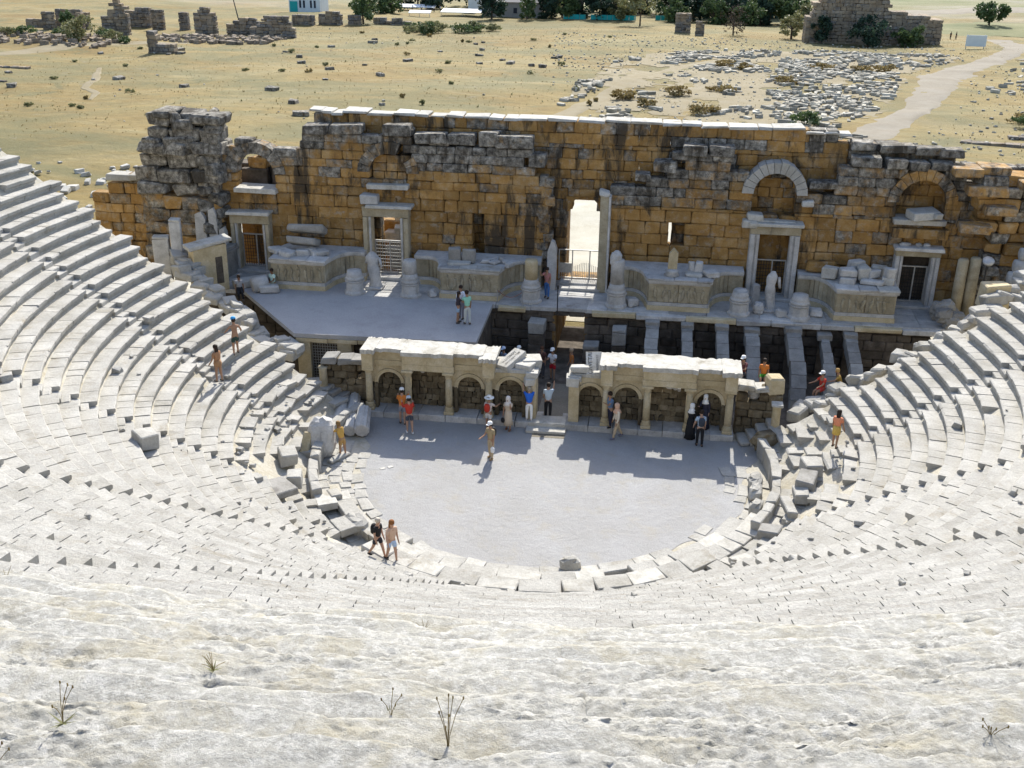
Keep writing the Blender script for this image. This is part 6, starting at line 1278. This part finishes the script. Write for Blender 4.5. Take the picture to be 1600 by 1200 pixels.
for k, (x, y) in enumerate(((14, 150), (17, 146), (12, 118), (6, 112), (-1, 107), (30, 152), (36, 150), (40, 150), (60, 117), (57, 121), (52, 100), (47, 97), (62, 99), (22, 128), (2, 101), (9, 98))): tree(('low ' if k % 2 else 'rounded ') + 'dry straw coloured bush in the marble field', x, y, U(0.8, 1.4), U(2.5, 4.5), M['straw'], 300, 0.2, 0.04, 'dry bushes in the marble field', 'bush', 'bush', 0.05)
for k, (x, y) in enumerate(((46.5, 92.5), (20.2, 88.5))): tree(['dark green bush on the mound right of the dirt path', 'bright green bush just behind the back wall at right'][k], x, y, 1.6, 3.6, MD, 420, 0.18, 0.05, None, 'bush', 'bush', 0.05)
for k in range(46):
    x, y = U(-105, 0), U(75, 215); tree(('near ' if y < 110 else 'far ' if y > 165 else '') + ('greenish' if k % 3 else 'straw coloured') + ' thorny tuft in the dry grass' + (', left part' if x < -55 else ', right part'), x, y, U(0.3, 0.7), U(0.5, 1.5), PA if k % 3 else M['straw'], 70, 0.16, 0.03, 'thorny tufts in the dry grass', 'tuft', 'shrub', 0.05)
for k, (x, y, h, w_, m) in enumerate(((-14.5, 265, 8, 8, D), (-8.5, 263, 6, 7, PA), (5.5, 262, 6.5, 8, MD), (10.5, 268, 9, 9, D), (15.5, 263, 6, 8, MD), (20.5, 270, 9, 9, D), (24.5, 262, 6, 8, MD), (28, 266, 7, 8, D), (36, 268, 8, 9, MD), (40, 262, 5, 7, PA), (-29, 268, 8, 7, D), (-23, 266, 6, 6, MD))):
    tree({id(D): 'dark rounded', id(MD): 'mid green leafy', id(PA): 'pale dusty'}[id(m)] + ' tree in the belt behind the turquoise fence', x, y, h, w_, m, 1000, 0.42, 0.25, 'tree belt behind the turquoise fence')
rest = Acc()
for k in range(420):
    x, y = (U(-135, -100), U(152, 172)) if k < 240 else (U(-100, -74), U(172, 190)); s_ = U(0.25, 0.75); rest.box((x, y, gz_at(x, y) + s_ * 0.3), (s_, s_ * U(0.5, 1), s_ * 0.7), rotz(U(0, 3)) @ roty(U(-0.3, 0.3)), 0.08, 0.1, None, 0.4)
rest.build('ruin_rubble', M['ruin'], kind='stuff')
# ---------------------------------------------------------------- ruins on the plain
def ruin(label, x0, x1, y, tops, depth=1.2, lens=(0.9, 1.9), ch=(0.5, 0.8), g=0.45, group='ruined walls on the plain', rz=0.0, mat='ruin'):
    z = gz_at((x0 + x1) / 2, y) - 0.3; t = thing('ruined_wall', label, 'ruin', ((x0 + x1) / 2, y, z), 0, group); hmax = max(b for a, b in tops)
    xm = (x0 + x1) / 2
    fr = None if not rz else (lambda c: ([xm + (c[0] - xm) * math.cos(rz) - (c[1] - y) * math.sin(rz), y + (c[0] - xm) * math.sin(rz) + (c[1] - y) * math.cos(rz), c[2]], rotz(rz)))
    it = masonry(x0, x1, [z + q for q in courses(0, hmax + 0.3, *ch)], interp([(a, z + b) for a, b in tops]), (), y, depth, lens, lambda x, zz, tp: g + U(-0.3, 0.3), 0.12, 0.0, 0.08, (0.04, 0.12), fr, 0.1)
    if it: pieces(it, 'stone', M[mat], t, 300, None, 5)
    return t
ruin('big ruin with a high ragged left part and bushes at its foot', 33.5, 62, 211.5, [(33.5, 4), (35, 8.5), (38, 10), (41, 12), (48, 12.5), (49.5, 10.5), (51, 7.5), (57, 6.8), (62, 5.8)], 5.0, (0.8, 1.8), (0.6, 0.8), 0.3)
for args in (('long low dark wall at the far left edge of the plain', -137, -128, 194, [(-137, 2.2), (-128, 2.6)]), ('tall dark pier right of the long low wall at far left', -128.5, -126, 186, [(-129, 4.5), (-126, 4.0)]), ('broad dark wall block in the left group of ruins', -127, -119.5, 189, [(-127, 4.6), (-119, 4.2)]),
             ('narrow pale pier in the left group of ruins', -119.6, -118.2, 184, [(-119.6, 4.8), (-118, 4.6)]), ('pointed ruin with a gabled top in the left group of ruins', -113.5, -107.5, 183, [(-113.5, 3.4), (-111.5, 4.4), (-110.2, 7.8), (-108.8, 7.6), (-107.5, 3.2)]), ('wall behind the pointed ruin', -122, -112, 203, [(-122, 4.2), (-112, 4.5)]),
             ('squat dark pier right of the pointed ruin', -110, -107.2, 199, [(-110, 5.0), (-107, 4.6)]), ('slim pier between the two groups of ruins at left', -104.5, -102.3, 201, [(-104.5, 4.2), (-102, 4.2)]), ('square ruin with a raised back, right group of ruins at left', -97.5, -92.5, 193, [(-97.5, 4.5), (-95.5, 6.8), (-94, 6.5), (-92.5, 3.8)]),
             ('sprawling heap of collapsed masonry at the right of the left ruins', -91.5, -83, 196, [(-91.5, 2.5), (-88, 4.4), (-85, 4.0), (-83, 2.0)]), ('sloping ruin with a long ramp of rubble', -84, -74, 190, [(-84, 2.0), (-80, 5.0), (-76, 4.8), (-74, 2.0)])):
    ruin(*args)
for args in (('low wall run left of the trees, leftmost part', -85.5, -80, 222.5, [(-85.5, 2.6), (-80, 2.8)]), ('low wall run left of the trees, raised middle part', -79.5, -73.8, 224.5, [(-79.5, 2.6), (-77, 3.6), (-73.8, 3.2)]), ('low wall run left of the trees, third part', -73, -69.8, 227, [(-73, 3.0), (-69.8, 2.6)]), ('low wall run left of the trees, rubble end', -67.5, -57.5, 230, [(-67.5, 2.8), (-64, 1.8), (-60.5, 2.2), (-57.5, 1.0)])):
    ruin(*args)
ruin('small square ruin with a tall corner standing alone in the dry field', -87.5, -82.6, 149, [(-87.5, 4.2), (-86.4, 4.2), (-86.2, 2.6), (-82.6, 2.4)], 1.6); ruin('low dark wall stub lying in the dry field at left', -104, -95, 122.5, [(-104, 0.5), (-100, 0.9), (-95, 0.9)], 0.8); ruin('short low wall at the left edge of the dry field', -114, -107, 121, [(-114, 0.8), (-107, 0.7)], 0.8)
ruin('row of dark stones in the left field', -99, -89, 106, [(-99, 0.5), (-93, 0.7), (-90, 1.1), (-89, 0.6)], 0.7)
ruin('tall weathered pillar at the right end of the turquoise fence', 5.6, 9.2, 226, [(5.6, 5.2), (9.2, 4.6)], 1.5); ruin('thin broken pillar right of the taller weathered pillar', 10.2, 12.2, 221, [(10.2, 3.8), (12.2, 3.2)], 1.2)
for k, (x, y, w_, h_) in enumerate(((39, 79, 7, 1.1), (46, 83, 9, 1.3), (57, 88, 12, 1.6), (66, 95, 12, 1.5), (54, 80, 10, 0.9))): ruin(['low wall stub behind the right end of the stage wall, nearest the path', 'weedy wall remnant behind the right end of the stage wall', 'longer overgrown wall remnant at the right edge', 'upper overgrown wall remnant at the right edge', 'flat wall remnant low at the right edge'][k], x - w_ / 2, x + w_ / 2, y, [(x - w_ / 2, h_ * 0.6), (x, h_), (x + w_ / 2, h_ * 0.7)], 1.3, rz=-0.2)
for k in range(40):
    x, y = U(-100, -15), U(78, 200); s_ = U(0.25, 0.6); tag(Acc().box((x, y, gz_at(x, y) + s_ * 0.3), (s_ * U(1, 1.8), s_, s_ * 0.6), rotz(U(0, 3)), 0.06, 0.1, None, 0.8).build('field_block', M['wall']), ('small ' if s_ < 0.38 else 'large ' if s_ > 0.5 else '') + 'dark grey block lying alone in the ' + ('nearer' if y < 115 else 'farther' if y > 160 else 'middle') + ' dry grass', 'block', 'dark blocks in the dry grass')
# ---------------------------------------------------------------- buildings and street things by the far trees
M['plaster'] = plain('white_plaster', (0.62, 0.66, 0.66), 0.8, 0, 0.06, 1.0); M['teal'] = plain('turquoise_paint', (0.02, 0.33, 0.32), 0.6); M['glass'] = plain('dark_window_glass', (0.03, 0.04, 0.06), 0.15); M['roofing'] = plain('grey_roof', (0.36, 0.33, 0.30), 0.8, 0, 0.1, 2.0); M['awning'] = plain('white_awning', (0.8, 0.8, 0.8), 0.7, 0, 0.04)
def bx(x0, x1, y0, y1, z0, z1, nm, mat, par): return Acc().box(((x0 + x1) / 2, (y0 + y1) / 2, (z0 + z1) / 2), ((x1 - x0) / 2, (y1 - y0) / 2, (z1 - z0) / 2), None, 0.02, 0, 0.5).build(nm, M[mat], par)
z = gz_at(-97, 268); t = thing('white_building', 'small white building with a turquoise door and four narrow dark windows', 'building', (-97, 270, z)); bx(-101.5, -92.5, 268, 276, z - 0.3, z + 6.5, 'wall', 'plaster', t); bx(-102, -92, 267.6, 276.4, z + 6.5, z + 6.9, 'roof', 'plaster', t)
d = bx(-101.2, -99.0, 267.9, 268.2, z, z + 2.9, 'door', 'teal', t)
for x in (-98.2, -97.1, -95.1, -94.0): f = bx(x - 0.28, x + 0.28, 267.93, 268.2, z + 1.2, z + 3.2, 'window', 'glass', t); bx(x - 0.33, x + 0.33, 267.86, 267.96, z + 1.08, z + 1.19, 'sill', 'plaster', f)
z = gz_at(-36, 272); t = thing('gabled_house', 'low grey house with a gabled end half hidden by trees', 'house', (-36, 272, z)); bx(-47, -30.5, 271, 280, z - 0.3, z + 4.2, 'wall', 'roofing', t)
Acc().add([(-47.6, 270.4, z + 4.1), (-30, 270.4, z + 4.1), (-30, 280.6, z + 4.1), (-47.6, 280.6, z + 4.1), (-47.6, 275.5, z + 7), (-30, 275.5, z + 7)], [[0, 1, 5, 4], [2, 3, 4, 5], [1, 2, 5], [3, 0, 4], [3, 2, 1, 0]], 0.4).build('roof', M['roofing'], t)
for x in (-38, -34): bx(x - 0.5, x + 0.5, 270.9, 271.2, z + 1.2, z + 2.6, 'window', 'glass', t)
z = gz_at(-52, 288); t = thing('white_kiosk', 'tall plain white wall block beside the dark pine', 'building', (-52, 289, z)); bx(-54, -50.6, 287, 291, z - 0.2, z + 8, 'wall', 'plaster', t); bx(-54.2, -50.4, 286.8, 291.2, z + 8, z + 8.3, 'roof', 'plaster', t)
for k, (x0, x1, y0, y1, lb) in enumerate(((-58, -46, 266, 271, 'large flat white awning left of the gabled house'), (-80, -64, 287, 291, 'long white awning strip along the road at the top'), (-66, -60, 262, 264, 'small white awning before the scrub strip'), (14, 25.5, 282, 284.5, 'long white shelter roof under the dark evergreens'))):
    z = gz_at((x0 + x1) / 2, y0); t = thing('awning', lb, 'awning', ((x0 + x1) / 2, y0, z), 0, None); hh = 1.1 if k != 3 else 2.8
    Acc().add([(x0, y0, z + hh), (x1, y0, z + hh), (x1, y1, z + hh + 0.5), (x0, y1, z + hh + 0.5), (x0, y0, z + hh - 0.12), (x1, y0, z + hh - 0.12), (x1, y1, z + hh + 0.38), (x0, y1, z + hh + 0.38)], [[0, 1, 2, 3], [7, 6, 5, 4], [0, 4, 5, 1], [1, 5, 6, 2], [2, 6, 7, 3], [3, 7, 4, 0]]).build('roof_sheet', M['awning'], t)
    for x in (x0 + 0.2, (x0 + x1) / 2, x1 - 0.2): Acc().tube((x, y0 + 0.2, z - 0.2), (x, y0 + 0.2, z + hh), 0.06).build('post', M['metal'], t)
for k, (x0, x1, y) in enumerate(((-16.5, -4.6, 262), (0.5, 5.6, 266), (-24, -18, 264))):
    z = gz_at((x0 + x1) / 2, y); t = thing('turquoise_fence', ['turquoise board fence left of the pale olive tree trunk', 'turquoise board fence left of the weathered pillar', 'turquoise board fence under the dark pines'][k], 'fence', ((x0 + x1) / 2, y, z), 0, 'turquoise fences'); x = x0
    while x < x1: bx(x, min(x + 1.4, x1) - 0.05, y, y + 0.06, z + 0.1, z + 1.35, 'board', 'teal', t); bx(x - 0.05, x + 0.03, y + 0.07, y + 0.15, z - 0.2, z + 1.45, 'post', 'metal', t); x += 1.45
z = gz_at(66.5, 201); t = thing('notice_board', 'grey blue notice board on two posts beside the dirt path', 'sign board', (66.5, 201, z)); bx(64.6, 68.6, 201, 201.15, z + 0.5, z + 2.7, 'panel', 'plaster', t)
for x in (64.8, 68.3): bx(x - 0.07, x + 0.07, 201.16, 201.3, z - 0.2, z + 2.8, 'post', 'metal', t)
z = gz_at(-95, 210); tag(Acc().tube((-93.5, 210, z - 0.2), (-95.8, 212, z + 7.5), 0.16, 0.1, 8).build('leaning_pole', M['darkmetal']), 'dark pole leaning left above the ruins at upper left', 'pole')
for k in range(6): person('tiny person in white walking along the far road beside the kiosk', (-68.5 + 2.0 * k + U(-0.4, 0.4), 279 + U(-1, 1), gz_at(-63, 279)), U(0, 6), 1.7, W_ if k % 2 else (0.6, 0.6, 0.62), BK, 'tan', group='people on the far road')
for k in range(2): person('tiny dark person walking near the notice board on the path', (68.5 + 1.2 * k, 231, gz_at(69, 231)), U(0, 6), 1.7, BK, BK, 'tan', group='people near the notice board')
# ---------------------------------------------------------------- dry plants and litter on the rough rows below the viewer
def near_z(x, y): r = math.hypot(x, y); j = max(0, int((r - 30.45) / UP_T)); return 14.26 + UP_H * j - 0.04
def stalks(label, x, y, h, n, spread=0.16, seeds=True):
    z = near_z(x, y) - 0.03; t = thing('dry_plant', label, 'dry plant', (x, y, z), 0, 'dry plants on the rough rows'); 
    for k in range(n):
        q = U(0, 6.28); hh = h * U(0.55, 1.0); dx, dy = math.cos(q) * spread * U(0.3, 1), math.sin(q) * spread * U(0.3, 1); pts = [(x + dx * s * s, y + dy * s * s, z + hh * s) for s in (0, 0.35, 0.7, 1.0)]
        a = Acc(); a.path(pts, 0.0024, 5, rng.random())
        if seeds: a.blob(pts[-1], (0.006, 0.006, 0.014), None, 0.1, 6, 4)
        a.build('stalk', M['straw'], t)
    a = Acc(); 
    for k in range(16): q = U(0, 6.28); l = U(0.04, 0.11); a.add([(x - 0.01 * math.sin(q), y + 0.01 * math.cos(q), z), (x + 0.01 * math.sin(q), y - 0.01 * math.cos(q), z), (x + l * math.cos(q), y + l * math.sin(q), z + l * U(0.3, 0.9))], [[0, 1, 2]], rng.random())
    a.build('leaves', M['leaf_pale'], t)
stalks('tallest dry stalk clump, in the middle of the rough rows below', 2.98, -36.0, 0.52, 7, 0.13); stalks('pale thin stalks just left of the tallest clump', 2.4, -35.3, 0.3, 4, 0.1)
stalks('reddish dry weed in a crack at lower left', 0.52, -36.5, 0.30, 5, 0.14); stalks('dry weed tuft at the lower left picture edge', 0.33, -36.95, 0.22, 4, 0.12); stalks('yellow weed in the crack at lower right', 6.7, -35.3, 0.2, 6, 0.1)
stalks('low yellow grass tuft under the rock ledge left of centre', 0.62, -34.5, 0.14, 8, 0.16, False); stalks('small green weed at the rim of the rough rows', 1.62, -30.75, 0.2, 6, 0.12, False); stalks('small green weed on the rough rows at upper left', -4.1, -30.5, 0.25, 6, 0.15, False)
for x, y, lb in ((3.01, -30.8, 'dark red scrap of litter near the rim of the rough rows'), (0.72, -36.2, 'red wrapper beside the reddish dry weed at lower left')):
    tag(Acc().box((x, y, near_z(x, y) + 0.03), (0.07, 0.03, 0.012), rotz(U(0, 3)), 0.004, 0.008, 0.5).build('litter', pmat((0.30, 0.05, 0.04), 'litter')), lb, 'litter')
for x, y, s_, lb in ((8.45, -29.6, 0.12, 'rounded greenish stone at the right of the rough rows'),):
    tag(Acc().blob((x, y, near_z(x, y) + 0.05), (s_, s_ * 0.8, 0.1), None, 0.14, 10, 7).build('stone', M['rock'], None, True), lb, 'stone')

# ---------------------------------------------------------------- labels of look-alikes: say where each one is
NTH = ['leftmost', 'second from left', 'third from left', 'fourth from left', 'fifth from left', 'sixth from left', 'seventh from left', 'eighth from left', 'ninth from left', 'tenth from left', 'eleventh from left', 'twelfth from left']
same = {}
for o in SC.objects:
    if o.parent is None and 'label' in o: same.setdefault(o['label'], []).append(o)
bpy.context.view_layer.update()
def centre_x(o):
    if o.type == 'MESH': b = sum((Vector(c) for c in o.bound_box), Vector()) / 8; P = o.matrix_world @ b
    else: P = o.matrix_world.translation
    return project(np.array(P))[0]
for lb, os_ in same.items():
    if 2 <= len(os_) <= 12 and len(lb.split()) <= 13:
        for k, o in enumerate(sorted(os_, key=centre_x)): o['label'] = lb + ', ' + (NTH[k] if k < len(os_) - 1 or k == 0 else 'rightmost')
